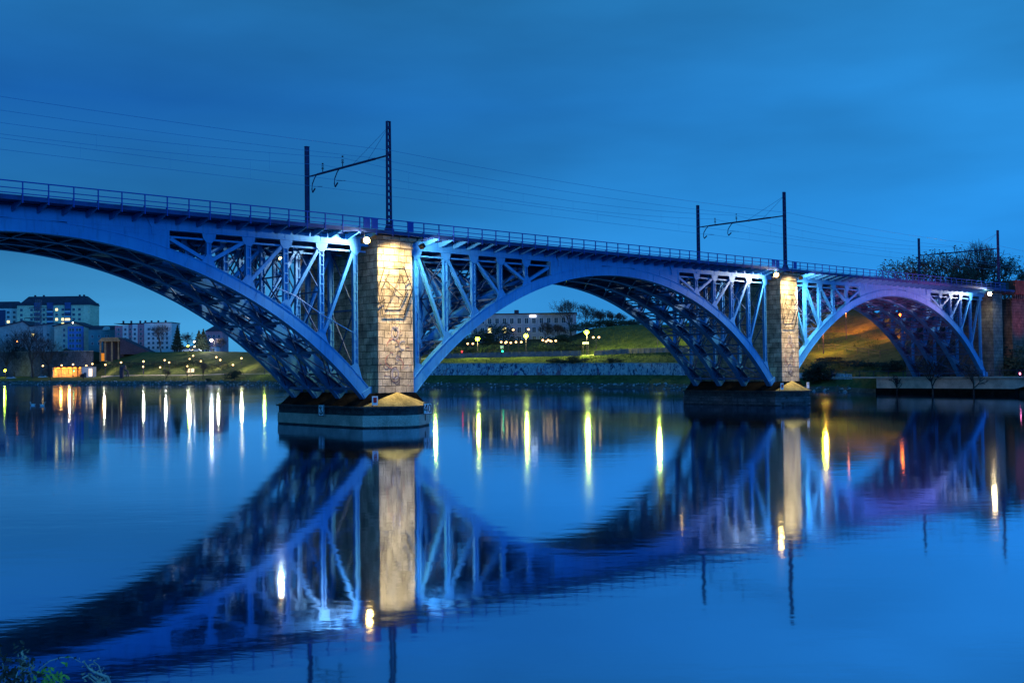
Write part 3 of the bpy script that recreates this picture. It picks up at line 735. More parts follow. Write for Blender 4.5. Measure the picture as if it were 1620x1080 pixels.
# finer columns
def fine():
    xs = []; 
    for a, b in zip(COLS[:-1], COLS[1:]):
        n = max(1, int((b[0]-a[0])/14)); pa, pb = col_pts(a), col_pts(b)
        for i in range(n):
            q = i/n; xs.append((a[0]+(b[0]-a[0])*q, [u.lerp(v, q) for u, v in zip(pa, pb)]))
    xs.append((COLS[-1][0], col_pts(COLS[-1]))); return xs
FC = fine()
rndg = random.Random(3)
def make_ground():
    mb = MB(); nr = len(FC[0][1]); sub = [1, 1, 1, 1, 1, 3, 1, 4, 5, 4, 2, 1, 1]
    rows = []
    for px, pts in FC:
        rr = []
        for j in range(nr-1):
            for q in range(sub[j]):
                p = pts[j].lerp(pts[j+1], q/sub[j])
                if 6 <= j <= 9: p = p+Vector((0, 0, rndg.uniform(-.16, .16)))
                rr.append((p, j))
        rr.append((pts[-1], nr-2)); rows.append(rr)
    m = len(rows[0])
    for rr in rows: mb.v += [tuple(p) for p, j in rr]
    for i in range(len(rows)-1):
        px = FC[i][0]
        for k in range(m-1):
            j = rows[i][k][1]
            if j <= 1: mi = 1
            elif j in (2, 3, 4): mi = 0
            elif j == 5: mi = 2 if 155 < px < 1265 else 0
            elif j == 6: mi = 0 if px > 900 else 3 if px > 560 else 0
            elif px >= 1265: mi = 5 if j in (7, 8, 9) else 0
            elif j in (7, 8, 9): mi = 0 if (155 < px < 560 or px >= 925) else (3 if px > 560 else 3)
            else: mi = 4
            mb.f.append((i*m+k, (i+1)*m+k, (i+1)*m+k+1, i*m+k+1)); mb.mi.append(mi)
    o = mb.build('ground', [G['grass'], G['rip'], G['path'], G['scrub'], G['earth'], grass('dry_slope', (.09, .065, .03), (.16, .115, .045), .5)]); tag(o, kind='structure')
    # river bed and the near bank under the photographer
    b = MB(); b.add([(-2500, -60, -2.2), (2500, -60, -2.2), (2500, 6000, -2.2), (-2500, 6000, -2.2)], [(0, 1, 2, 3)]); tag(b.build('river_bed', G['rip']), kind='structure')
    nb = MB(); ys = [(-60, 3.4), (-8, 3.2), (0, 2.7), (3, 2.2), (6, 1.3), (8.6, .35), (9.6, -.1), (12, -2.3)]; xs = [i*2.5 for i in range(-24, 25)]
    for x in xs:
        for y, z in ys: nb.v.append((x, y+.6*math.sin(x*.7), z+rndg.uniform(-.08, .08)))
    for i in range(len(xs)-1):
        for k in range(len(ys)-1):
            nb.f.append((i*8+k, (i+1)*8+k, (i+1)*8+k+1, i*8+k+1)); nb.mi.append(0)
    tag(nb.build('near_bank', G['grass']), kind='structure')
make_ground()
def gz(px, dD=None, row=None):                          # ground point: pixel column + extra distance behind the shoreline
    for (xa, pa), (xb, pb) in zip(FC[:-1], FC[1:]):
        if xa <= px <= xb:
            q = (px-xa)/(xb-xa); pts = [u.lerp(v, q) for u, v in zip(pa, pb)]; break
    D0 = pts[1].y
    D = D0+dD
    for a, b in zip(pts[:-1], pts[1:]):
        if a.y <= D <= b.y:
            k = (D-a.y)/(b.y-a.y); r = ray(px, 600); return Vector((r.x/r.y*D, D, a.z+(b.z-a.z)*k))
    return pts[-1]
# rip-rap along the water line
def riprap():
    mb = MB(); rnd = random.Random(11)
    for (xa, pa), (xb, pb) in zip(FC[:-1], FC[1:]):
        if xb < -60 or xa > 1345: continue
        L_ = (pa[1]-pb[1]).length; n = int(L_*1.9)
        for _ in range(n):
            q = rnd.random(); a, b = pa[1].lerp(pb[1], q), pa[2].lerp(pb[2], q); w = rnd.random()
            p = a.lerp(b, w*1.05); r = rnd.uniform(.18, .5)
            k = len(mb.v); vs = []
            for d in ((1, 0, 0), (0, 1, 0), (-1, 0, 0), (0, -1, 0), (.1, .1, 1), (0, 0, -1)):
                vs.append((p.x+d[0]*r*rnd.uniform(.6, 1.3), p.y+d[1]*r*rnd.uniform(.6, 1.2), p.z+d[2]*r*rnd.uniform(.5, .9)))
            mb.add(vs, [(0, 1, 4), (1, 2, 4), (2, 3, 4), (3, 0, 4), (1, 0, 5), (2, 1, 5), (3, 2, 5), (0, 3, 5)], rnd.choice((0, 0, 1)))
    o = mb.build('shore_stones', [simple('riprap_light', (.30, .31, .34), .9, .4, .3), simple('riprap_dark', (.12, .12, .13), .9, .4, .3)])
    tag(o, 'rough grey stones piled along the far waterline', 'stones', kind='stuff')
riprap()
# swathes of tufts on the near part of the far bank
def tufts():
    mb = MB(); rnd = random.Random(5)
    for _ in range(9000):
        px = rnd.choice((rnd.uniform(150, 440), rnd.uniform(680, 1070), rnd.uniform(930, 1400)))
        d = rnd.uniform(5, 70)
        if px > 680 and 9 < d < 9.8: continue
        if 21 < d < 31: continue
        p = gz(px, d); h = rnd.uniform(.15, .5)
        for _k in range(2):
            x, y = p.x+rnd.uniform(-.4, .4), p.y+rnd.uniform(-.3, .3)
            mb.add([(x-.06, y, p.z-.05), (x+.06, y, p.z-.05), (x+rnd.uniform(-.2, .2), y, p.z+h)], [(0, 1, 2)], 0)
    tag(mb.build('grass_tufts', G['grass']), 'uneven grass tufts on the far bank', 'grass', kind='stuff')
tufts()

# graffiti wall along the embankment
def graffiti_mat():
    m = MatB('graffiti_wall'); tc = m.n('ShaderNodeTexCoord')
    def nz(sc, st, seed):
        mp = m.n('ShaderNodeMapping'); m.l(tc.outputs['Object'], mp.inputs[0]); mp.inputs['Scale'].default_value = st; mp.inputs['Location'].default_value = (seed, seed, seed)
        n = m.n('ShaderNodeTexNoise'); m.l(mp.outputs[0], n.inputs[0]); n.inputs['Scale'].default_value = sc; n.inputs['Detail'].default_value = 2.5; n.inputs['Roughness'].default_value = .6; n.inputs['Distortion'].default_value = 1.5
        return n.outputs[0]
    base = m.mix(m.mr(nz(.12, (1, 1, .3), 3), .42, .58, 0, 1), (.24, .27, .42), (.42, .43, .5))
    a = m.mr(nz(.8, (1, 1, .8), 7), .49, .53, 0, 1); col = m.mix(a, base, (.55, .56, .62))
    b = m.mr(nz(.9, (1, 1, .7), 19), .56, .59, 0, 1); col = m.mix(b, col, (.04, .05, .13))
    c = m.mr(nz(.45, (1, 1, .5), 31), .62, .65, 0, .8); col = m.mix(c, col, (.30, .09, .14))
    d = m.mr(nz(.5, (1, 1, .5), 43), .64, .67, 0, .8); col = m.mix(d, col, (.12, .05, .30))
    e = m.mr(nz(1.7, (1, 1, 1), 57), .60, .64, 0, .9); col = m.mix(e, col, (.6, .62, .66))
    m.l(col, m.b.inputs['Base Color']); m.b.inputs['Roughness'].default_value = .85; return m.m
def strip_wall(name, x0, x1, j0, j1, extra_top, mat, lab, cat, thick=.5, inset=-.25, coping=None):
    mb = MB(); cp_ = MB(); seg = [(px, p) for px, p in FC if x0 <= px <= x1]
    o0 = seg[len(seg)//2][1][j0].copy()
    for (xa, pa), (xb, pb) in zip(seg[:-1], seg[1:]):
        a0, b0 = pa[j0], pb[j0]; a1, b1 = pa[j1], pb[j1]
        n = Vector((0, -1, 0))
        q = [a0+n*-inset*0+Vector((0, inset, -.5)), b0+Vector((0, inset, -.5)), b0+Vector((0, inset+thick, -.5)), a0+Vector((0, inset+thick, -.5))]
        ta, tb = a1.z+extra_top, b1.z+extra_top
        vs = [v-o0 for v in q]+[Vector((v.x, v.y, t))-o0 for v, t in zip(q, (ta, tb, tb, ta))]
        mb.add(vs, [(0, 1, 2, 3), (4, 5, 6, 7), (0, 1, 5, 4), (1, 2, 6, 5), (2, 3, 7, 6), (3, 0, 4, 7)])
        cv = [Vector((v.x, v.y+dy, t+dz)) - o0 for dz in (.002, .14) for v, t, dy in ((q[0], ta, -.06), (q[1], tb, -.06), (q[2], tb, .06), (q[3], ta, .06))]
        cp_.add(cv, [(0, 1, 2, 3), (4, 5, 6, 7), (0, 1, 5, 4), (1, 2, 6, 5), (2, 3, 7, 6), (3, 0, 4, 7)])
    e = empty(name, o0, 0, lab, cat)
    mb.build('wall_face', mat, e); cp_.build('coping', coping or M['concrete'], e)
    return e
strip_wall('graffiti_wall', 640, 1150, 3, 4, .12, graffiti_mat(), 'long low embankment wall covered in blue, white and red graffiti', 'wall')
strip_wall('graffiti_wall', 1262, 1352, 3, 4, .2, simple('whitewashed_stone', (.4, .42, .5), .9, .5, .6, scale2=2), 'short pale stone wall on the bank right of the second pier', 'wall')
strip_wall('retaining_wall', -200, 148, 7, 9, -0.4, simple('dark_retaining_wall', (.09, .09, .11), .9, .4, .2, scale2=1), 'dark concrete retaining wall of the road on the left bank', 'wall', .6, -.6)
# parapet and fence along the riverside road
def fence(x0, x1, j, h, lab, mat_rail, solid=None, step=2.6):
    seg = [(px, p) for px, p in FC if x0 <= px <= x1]; o0 = seg[0][1][j].copy(); e = empty('road_fence', o0, 0, lab, 'fence')
    r = MB(); s_ = MB(); pt = None; acc = 0
    for (xa, pa), (xb, pb) in zip(seg[:-1], seg[1:]):
        a, b = pa[j]-o0, pb[j]-o0
        for k in (1, .55): r.bar(a+Vector((0, 0, h*k)), b+Vector((0, 0, h*k)), .06, .06)
        if solid: s_.add([a+Vector((0, .05, -.1)), b+Vector((0, .05, -.1)), b+Vector((0, .05, h*.92)), a+Vector((0, .05, h*.92)), a+Vector((0, .12, -.1)), b+Vector((0, .12, -.1)), b+Vector((0, .12, h*.92)), a+Vector((0, .12, h*.92))],
                         [(0, 1, 2, 3), (4, 5, 6, 7), (0, 4, 7, 3), (1, 5, 6, 2), (3, 2, 6, 7), (0, 1, 5, 4)])
        L_ = (b-a).length; d = 0
        while d < L_:
            if acc <= 0:
                p = a.lerp(b, d/L_)
                if pt is None: m = MB(); m.box(-.045, .045, -.045, .045, 0, h+.05); pt = m.build('fence_post', mat_rail, e, p)
                elif len(e.children) < 98: cp(pt, e, p)
                acc = step
            d += .4; acc -= .4
    r.build('handrail', mat_rail, e)
    if solid: s_.build('infill_panel', solid, e)
fence(690, 925, 5, 1.35, 'long pale mesh fence beside the riverside road under the street lamps', simple('fence_grey', (.22, .2, .24), .6), simple('fence_mesh', (.20, .17, .20), .9, .4, .8))
fence(925, 1095, 5, 1.2, 'pinkish mesh fence at the foot of the grassy mound', simple('fence_rust', (.3, .2, .2), .6), simple('fence_mesh_pink', (.34, .22, .22), .9, .4, .8))
fence(1265, 1410, 6, 1.1, 'thin dark fence along the path under the orange lit slope', simple('fence_dark', (.09, .07, .08), .6), None, 4)

# quay wall under the third span
q = empty('quay_wall', bw(107, 6, 0), PHI, 'pale concrete quay wall with a walkway slab beneath the third arch', 'quay')
mb = MB(); mb.box(-.5, .6, -10.5, 11.2, .85, 2.42); mb.add([(-.5, -10.5, .85), (.6, -10.5, .85), (.6, -10.5, 2.42), (-.5, -10.5, 2.42), (-.1, -16, 2.42), (.6, -16, 2.42)], [(0, 1, 2, 3), (0, 3, 4), (1, 5, 2), (3, 2, 5, 4), (0, 4, 5, 1)])
mb.build('quay_face', M['concrete'], q)
mb = MB(); mb.box(-.6, .6, -10.6, 11.3, -1.8, .849); mb.build('weedy_footing', M['weed_dark'], q)
mb = MB(); mb.box(-.85, 2.2, -26, 19, 2.421, 2.62); mb.build('walkway_slab', simple('slab', (.42, .40, .36), .9, .25, 1), q)
mb = MB(); mb.tube([(-.7, -26, 3.55), (-.7, 19, 3.55)], .03, 5); mb.build('handrail', M['mast'], q)
pt = None
for k in range(19):
    if pt is None: m = MB(); m.box(-.03, .03, -.03, .03, 0, .95); pt = m.build('handrail_post', M['mast'], q, (-.7, -26+k*2.5, 2.62))
    else: cp(pt, q, (-.7, -26+k*2.5, 2.62))

# ------------------------------------------------------------------ buildings
win_dark = MatB('dark_window'); win_dark.b.inputs['Base Color'].default_value = (.02, .035, .07, 1); win_dark.b.inputs['Roughness'].default_value = .12; win_dark = win_dark.m
win_lit = emit('lit_window', (255, 232, 150), 2.6)
frame_m = simple('window_frame', (.5, .55, .62), .6, .1, 3)
roof_m = simple('dark_roof', (.035, .03, .055), .8, .3, .3, scale2=1.5)
def bld(px0, px1, ytop, ybot, D, depth=13, yaw=0, name='apartment_building', lab='', cat='building'):
    a, b = at(px0, ybot, D), at(px1, ybot, D); c = (a+b)/2; w = (b-a).length; h = at((px0+px1)/2, ytop, D).z-c.z
    e = empty(name, (c.x, c.y, c.z), yaw, lab, cat); e['w'] = w; e['h'] = h
    return e, w, h
def px2m(D): return D/F
def add_windows(e, w, h, cols, rows, ww, wh, lit=(), frames=True, mats=None, dep=.04):
    p0 = {}
    for ci, cx in enumerate(cols):
        for ri, rz in enumerate(rows):
            k = (ci, ri) in lit
            if k not in p0:
                m = MB(); m.box(-ww/2, ww/2, -.05, .02, 0, wh)
                o = m.build('window', win_lit if k else win_dark, e, ((cx-.5)*w, -dep, rz*h)); p0[k] = o
                f = MB()
                for s_ in (-1, 1): f.box(s_*ww/2-.06, s_*ww/2+.06, -.1, .0, -.06, wh+.06)
                f.box(-ww/2+.061, ww/2-.061, -.1, .0, wh, wh+.07); f.box(-ww/2-.1, ww/2+.1, -.16, .0, -.14, -.061); f.box(-.03, .03, -.08, -.051, .0, wh)
                f.build('window_frame', frame_m, o)
            else:
                o = p0[k].copy(); COL.objects.link(o); o.parent = e; o.location = ((cx-.5)*w, -dep, rz*h)
                for chd in p0[k].children:
                    c2 = chd.copy(); COL.objects.link(c2); c2.parent = o
# B: tall block with a dark mansard roof
cream = simple('cream_render', (.80, .60, .42), .9, .15, .1, scale2=.8)
e, w, h = bld(27, 142, 482.5, 560, 700, 16, 0, 'tower_block', 'tall cream apartment block with a dark hipped roof and a few lit windows', 'building')
m = MB(); m.box(-w/2, w/2, 0, 16, 0, h); m.build('wall', cream, e)
r = MB(); rh = 6.2; r.prism([(-w/2-.4, -.5), (w/2+.4, -.5), (w/2+.4, 16.5), (-w/2-.4, 16.5)], h+.01, h+rh*.3, 0, [(-w/2+.3, .3), (w/2-.3, .3), (w/2-.3, 15.7), (-w/2+.3, 15.7)])
r.prism([(-w/2+2.5, .5), (w/2-1, .5), (w/2-1, 15.5), (-w/2+2.5, 15.5)], h+rh*.3, h+rh, 0, [(-w/2+5, 6), (w/2-5, 6), (w/2-5, 10), (-w/2+5, 10)])
ro = r.build('roof', roof_m, e)
for x in (-.32, -.2, .3, .36): m = MB(); m.box(w*x-.5, w*x+.5, 7, 8, h+rh-.5, h+rh+1); m.build('chimney', roof_m, ro)
rows = [1-(y-482.5)/77.5 for y in (491.5, 499.5, 507, 514, 521.5, 529)]
add_windows(e, w, h, [.06, .2, .37, .545, .63, .78, .86], rows, 1.7, 1.5, lit=((3, 0), (3, 2), (4, 2), (4, 3)))
for x in (.285, .46, .705):
    m = MB(); cx = (x-.5)*w
    m.box(cx-1.9, cx+1.9, -1.2, .0, h*.2, h+1.6); b_ = m.build('balcony_tower', simple('balcony_blue', (.06, .09, .24), .8, .3, .4), e)
    for rz in rows:
        f = MB(); f.box(cx-1.6, cx+1.6, -1.26, -1.201, rz*h, rz*h+1.3); f.build('window', win_lit if (x > .7 and abs(rz-rows[2]) < .01) else win_dark, b_)
        g = MB(); g.box(cx-2.0, cx+2.0, -1.5, -1.201, rz*h-1.1, rz*h-.2); g.build('balcony_front', frame_m if x > .4 else cream, b_)
# A: block at the left edge
e, w, h = bld(-60, 27, 488, 560, 720, 14, 0, 'tower_block', 'grey blue apartment block cut by the left edge of the picture', 'building')
pale = simple('pale_blue_render', (.70, .64, .62), .9, .15, .1, scale2=.8)
m = MB(); m.box(-w/2, w/2, 0, 14, 0, h); m.build('wall', pale, e)
m = MB(); m.prism([(-w/2, -.3), (w/2, -.3), (w/2, 14.3), (-w/2, 14.3)], h+.01, h+5, 0, [(-w/2, 6), (w/2-2, 6), (w/2-2, 8), (-w/2, 8)]); m.build('roof', roof_m, e)
rows = [1-(y-488)/72 for y in (496, 503.5, 511, 518)]
add_windows(e, w, h, [.48, .6, .84, .95], rows, 1.8, 1.5, lit=((2, 2),))
m = MB(); m.box(.19*w, .29*w, -1.2, 0, h*.3, h*.96); m.build('balcony_tower', simple('loggia_dark', (.04, .06, .14), .8), e)
# C: gabled block
gab = simple('grey_yellow_render', (.52, .46, .38), .9, .15, .1, scale2=.8)
e, w, h = bld(86, 140, 518, 560, 575, 14, 0, 'gabled_block', 'lower gabled block with a blue painted middle strip in front of the cream tower', 'building')
m = MB(); m.plate([(-w/2, 0), (w/2, 0), (w/2, h), (w*.08, h+2.9), (-w*.3, h+1.4), (-w/2, h+.9)], 0, 14); m.build('wall', gab, e)
m = MB(); m.bar((w*.08, 6.5, h+3.1), (w/2+.8, 6.5, h-.05), 16, .35, up=(0, 0, 1)); m.bar((w*.08, 6.5, h+3.1), (-w/2-.8, 6.5, h+.85), 16, .35, up=(0, 0, 1)); m.build('roof', roof_m, e)
m = MB(); m.box(-.1*w, .36*w, -.35, -.0, 0.1, h+.6); st = m.build('blue_strip', simple('blue_render', (.10, .19, .5), .9, .2, .2), e)
rows = [1-(y-518)/42 for y in (520, 528.5, 537, 545.5, 554)]
add_windows(e, w, h, [-.0+.3, .48, .56, .68, .76], [r_-.09 for r_ in rows], 1.3, 1.45, lit=(), dep=.40)
e, w, h = bld(-50, 86, 515, 560, 585, 14, 0, 'gabled_block', 'long low block with a broken roofline behind bare trees at the left edge', 'building')
m = MB(); m.plate([(-w/2, 0), (w/2, 0), (w/2, h+.8), (w*.22, h-.6), (w*.14, h+2.2), (-w*.12, h-.6), (-w/2, h-1.5)], 0, 14); m.build('wall', simple('dim_render', (.38, .36, .38), .9, .15, .1, scale2=.8), e)
m = MB(); 
for (xa, za), (xb, zb) in (((-w/2, h-1.5), (-w*.12, h-.6)), ((-w*.12, h-.6), (w*.14, h+2.2)), ((w*.14, h+2.2), (w*.22, h-.6)), ((w*.22, h-.6), (w/2, h+.8))): m.bar((xa, 6.8, za+.25), (xb, 6.8, zb+.25), 15, .5, up=(0, 0, 1))
m.build('roof', roof_m, e)
add_windows(e, w, h, [.35, .45, .55, .65, .75, .85, .93], [.62, .40, .18], 1.4, 1.4, lit=((4, 0),))
# D: low teal building
e, w, h = bld(140, 182, 521, 560, 560, 12, 0, 'teal_house', 'low teal house with a rounded dormer between the gabled block and the pink terrace', 'building')
teal = simple('teal_render', (.10, .22, .26), .9, .2, .15)
m = MB(); m.box(-w/2, w/2, 0, 12, 0, h); m.build('wall', teal, e)
m = MB(); m.prism([(-w/2, -.4), (w/2, -.4), (w/2, 12), (-w/2, 12)], h, h+2.2, 0, [(-w/2, 4), (w/2, 4), (w/2, 7), (-w/2, 7)]); m.build('roof', roof_m, e)
m = MB(); m.plate([(2.5+1.9*math.cos(math.pi*i/10), h-.4+1.9*math.sin(math.pi*i/10)) for i in range(11)], -.6, 3); m.build('round_dormer', simple('dormer', (.3, .42, .42), .8), e)
add_windows(e, w, h, [.15, .4, .66, .74], [.68, .38], 1.2, 1.3)
# E: pink and white terrace
e, w, h = bld(182, 272, 514.5, 560, 545, 13, 0, 'apartment_terrace', 'long flat roofed terrace striped pink and white behind the bare tree', 'building')
pink = simple('pink_render', (.42, .20, .26), .9, .15, .15, scale2=1); whi = simple('white_render', (.60, .57, .60), .9, .12, .15, scale2=1)
x = -w/2
for i, (f0, f1, mt) in enumerate(((0, .14, pink), (.14, .24, whi), (.24, .31, pink), (.31, .40, whi), (.40, .52, pink), (.52, 1, whi))):
    m = MB(); m.box(-w/2+f0*w, -w/2+f1*w, -(.5 if i % 2 else 0), 13, 0, h+(1.1 if i == 5 else .2*i)); m.build('wall', mt, e)
m = MB(); m.box(-w/2-.3, w*.02-.3, -.7, 13.3, h+.95, h+1.15); m.box(w*.02-.299, w/2+.3, -.71, 13.3, h+1.16, h+1.5)
rf = m.build('roof', roof_m, e)
for x in (-.42, -.28, -.12, -.03, .08, .2, .33): m = MB(); m.box(w*x-.35, w*x+.35, 5, 6, h+1.1, h+2.7); m.build('chimney', roof_m, rf)
add_windows(e, w, h, [.07, .19, .275, .355, .46, .6, .68, .76, .84, .92], [.82, .66, .50, .34, .18], 1.2, 1.2, dep=.52)
# R: building between trees by the bridge
e, w, h = bld(325, 352, 524, 560, 560, 12, 0, 'pink_house', 'dusky pink house with a dark roof partly behind the bridge arch on the left', 'building')
m = MB(); m.box(-w/2, w/2, 0, 12, 0, h); m.build('wall', pink, e)
m = MB(); m.prism([(-w/2-.5, -.5), (w/2+.5, -.5), (w/2+.5, 12.5), (-w/2-.5, 12.5)], h+.01, h+3, 0, [(-w/2+3, 5), (w/2-3, 5), (w/2-3, 7), (-w/2+3, 7)]); m.build('roof', roof_m, e)
add_windows(e, w, h, [.2, .5, .8], [.72, .42], 1.3, 1.5)
# bright glazed pavilion strip behind the mound crest
e, w, h = bld(272, 342, 548.5, 559, 520, 8, 0, 'low_pavilion', 'low pale pavilion just above the crest of the grassy mound', 'building')
m = MB(); m.box(-w/2, w/2, 0, 8, 0, h); m.build('wall', simple('pavilion', (.4, .44, .55), .8, .2, .3), e)
m = MB(); m.box(-w/2-.4, w/2+.4, -.6, 8.4, h+.01, h+.3); m.build('roof', roof_m, e)
add_windows(e, w, h, [.08, .2, .32, .44, .56, .68, .8, .92], [.25], 1.8, 1.4)
# long institute building in the middle
e, w, h = bld(745, 912, 497, 545, 352, 16, R(-3), 'institute_building', 'long flat roofed three storey building seen under the second arch', 'building')
inst = simple('bluish_render', (.27, .29, .38), .9, .15, .12, scale2=.8)
m = MB(); m.box(-w/2, w/2, 0, 16, -2, h); m.build('wall', inst, e)
m = MB(); m.box(-w/2-.3, w/2+.3, -.4, 16.4, h+.01, h+.35); rf = m.build('roof', roof_m, e)
m = MB(); m.box(-.09*w, -.05*w, 3, 6, h+.351, h+1.6); m.build('chimney', roof_m, rf)
add_windows(e, w, h, [.04, .11, .18, .25, .32, .39, .46, .53, .60, .67, .74, .81, .88, .95], [.70, .40, .10], 1.3, 1.7, lit=((2, 1), (4, 1)))
m = MB(); m.box(.06*w, .12*w, -.3, -.05, h-1.0, h-.35); m.build('lit_sign', emit('lit_sign', (235, 245, 255), 4), e)
for x0, x1, lb in ((728, 736, 1), (742, 748, 2), (768, 777, 3), (811, 818, 4), (833, 836, 5)):
    pass

# concrete shelter with the sloping roof
e, w, h = bld(157, 190, 540, 572, 520, 10, 0, 'concrete_shelter', 'brown concrete shelter with a thick slab roof above the tunnel slope', 'shelter')
sh = simple('brown_concrete', (.22, .15, .09), .9, .3, .4, scale2=2)
m = MB(); m.plate([(-w/2-.3, h), (w/2+.5, h), (w/2-1.0, h+2.0), (-w/2+1.6, h+1.8)], -1, 10); m.build('roof', sh, e)
for x in (-w/2+.5, -w*.22, w*.1, w*.42): m = MB(); m.box(x-.35, x+.35, 0, .7, 0, h-.01); m.build('pillar', sh, e)
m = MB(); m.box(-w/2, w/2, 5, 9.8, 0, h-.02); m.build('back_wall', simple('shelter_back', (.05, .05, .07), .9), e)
m = MB(); m.box(-w/2+.9, -w*.24, .3, .5, .4, 4.2); m.build('orange_panel', emit('orange_panel', (235, 140, 20), .9), e)
e2, w2, h2 = bld(190, 243, 534, 560, 519, 10, 0, 'sloping_roof', 'dark triangular roof sloping down right of the brown shelter', 'roof')
m = MB(); m.plate([(-w2/2, 0), (w2/2, 0), (-w2/2, h2)], 0, 10); m.build('roof_slab', roof_m, e2)
# tunnel mouth
e, w, h = bld(84, 128, 581, 597, 519, 8, 0, 'road_tunnel', 'road tunnel mouth glowing orange under the left bank road', 'tunnel')
org = simple('tunnel_lining', (.6, .42, .25), .8, .4, 1)
m = MB(); m.box(-w/2, w/2, -.1, .1, -.4, 0); m.box(-w/2-.4, -w/2, -.1, 7, 0, h); m.box(w/2, w/2+.4, -.1, 7, 0, h); m.build('portal', org, e)
m = MB(); m.box(-w/2, w/2, 6, 6.3, 0, h); 
for k in range(6): m.box(-w/2+k*w/6, -w/2+k*w/6+.35, 5.4, 5.99, 0, h-.01)
m.build('back_wall', org, e)
m = MB(); m.box(-w/2-.5, w/2+.5, -.6, 7, h+.01, h+.5); m.build('lintel', M['concrete_dark'], e)
tl = MB(); 
for k in range(5): tl.box(-w/2+1+k*w/5, -w/2+2.2+k*w/5, 2, 2.3, h-.25, h-.1)
tl.build('tunnel_lamps', emit('sodium', (255, 150, 40), 14), e)
c = e.location; light('tunnel_lamp_light', 'POINT', (c.x, c.y+2.5, c.z+h*.65), 1500, (1, .40, .06), .6)
light('tunnel_lamp_light', 'POINT', (c.x-4, c.y+2.5, c.z+h*.65), 1200, (1, .45, .08), .6)
# kiosk
e, w, h = bld(130, 147, 580, 597, 500, 5, 0, 'kiosk', 'small pale kiosk with a lit window right of the glowing tunnel', 'kiosk')
m = MB(); m.box(-w/2, w/2, 0, 4, 0, h); m.build('wall', simple('kiosk_paint', (.4, .42, .5), .8), e)
m = MB(); m.box(-w/2-.3, w/2+.3, -.4, 4.3, h+.01, h+.3); m.build('roof', roof_m, e)
m = MB(); m.box(.12*w, .45*w, -.08, -.01, .6, h*.82); m.build('window', emit('kiosk_window', (255, 225, 190), 2.2), e)
m = MB(); m.box(-.35*w, -.1*w, -.06, -.01, .1, 2.3); m.build('door', win_dark, e)
# small stall cars-like shapes left of the tunnel: parked cars
def car(px, py, D, lab, col, rz=0):
    p = at(px, py, D); e = empty('parked_car', p, rz, lab, 'car', 'cars parked on the left bank')
    m = MB(); m.plate([(-2.1, .3), (2.1, .3), (2.15, .75), (1.5, .95), (.9, 1.42), (-.9, 1.45), (-1.6, .95), (-2.15, .8)], -.85, .85); m.build('body', simple('car_paint', col, .3, .1, 1), e)
    m = MB(); m.plate([(1.3, .96), (.82, 1.36), (-.82, 1.38), (-1.35, .96)], -.87, .87); m.build('window', win_dark, e)
    for x in (-1.35, 1.35):
        for y in (-.8, .8): m = MB(); m.tube([(x, y-.1, .33), (x, y+.1, .33)], .33, 12); m.build('wheel', M['black'], e)
car(103*0+68, 598.5, 545*0+527, 'white car parked left of the tunnel mouth', (.6, .62, .66), .1)
car(18, 600, 528, 'pale car at the left edge near the water', (.4, .45, .55), 0)
car(311, 556.5, 490, 'silver car parked on the crest right of the conifers', (.5, .52, .56))
car(296, 556.5, 492, 'white van like car parked on the crest left of the bright lamp', (.6, .62, .66))

# ------------------------------------------------------------------ trees and shrubs
bark = simple('bark', (.045, .035, .035), .95, .4, 1)
twig = simple('twigs', (.05, .04, .045), .95, .3, 1)
leafd = simple('dark_leaves', (.018, .032, .022), .8, .5, .6, scale2=3)
leafb = simple('bluish_leaves', (.03, .05, .045), .8, .5, .6, scale2=3)
def tree_data(seed, H, spread=.5, lvl=5, twigs=True, lean=0):
    rnd = random.Random(seed); tr = MB(); tw = MB(); ends = []
    def grow(p, d, L_, r, lv):
        n = 3 if lv > 1 else 2; pts = [p]; r = max(r, .03)
        for i in range(n):
            d = (d+Vector((rnd.uniform(-.18, .18), rnd.uniform(-.18, .18), rnd.uniform(-.02, .14)))).normalized(); pts.append(pts[-1]+d*(L_/n))
        r2 = max(r*.62, .022)
        (tr if lv >= lvl-2 else tw).tube(pts, r, 5 if lv >= lvl-2 else 3, 0, r2)
        if lv <= 0: ends.append(pts[-1]); return
        k = rnd.randint(3, 4) if lv < lvl else rnd.randint(4, 5)
        for i in range(k):
            ph = 2*math.pi*(i/k)+rnd.uniform(-.5, .5); a = rnd.uniform(.35, .85)*(.75+spread*.6)
            u = d.orthogonal().normalized(); v = d.cross(u)
            nd = (d*math.cos(a)+(u*math.cos(ph)+v*math.sin(ph))*math.sin(a)); nd.z += .12
            grow(pts[-1] if i < k-1 else pts[-2], nd.normalized(), L_*rnd.uniform(.62, .85), r2*.9, lv-1)
        if lv == lvl: grow(pts[-1], d, L_*.8, r2, lv-1)
    grow(Vector((0, 0, -.3)), Vector((lean, 0, 1)), H*.26, H*.018, lvl)
    return tr, tw, ends
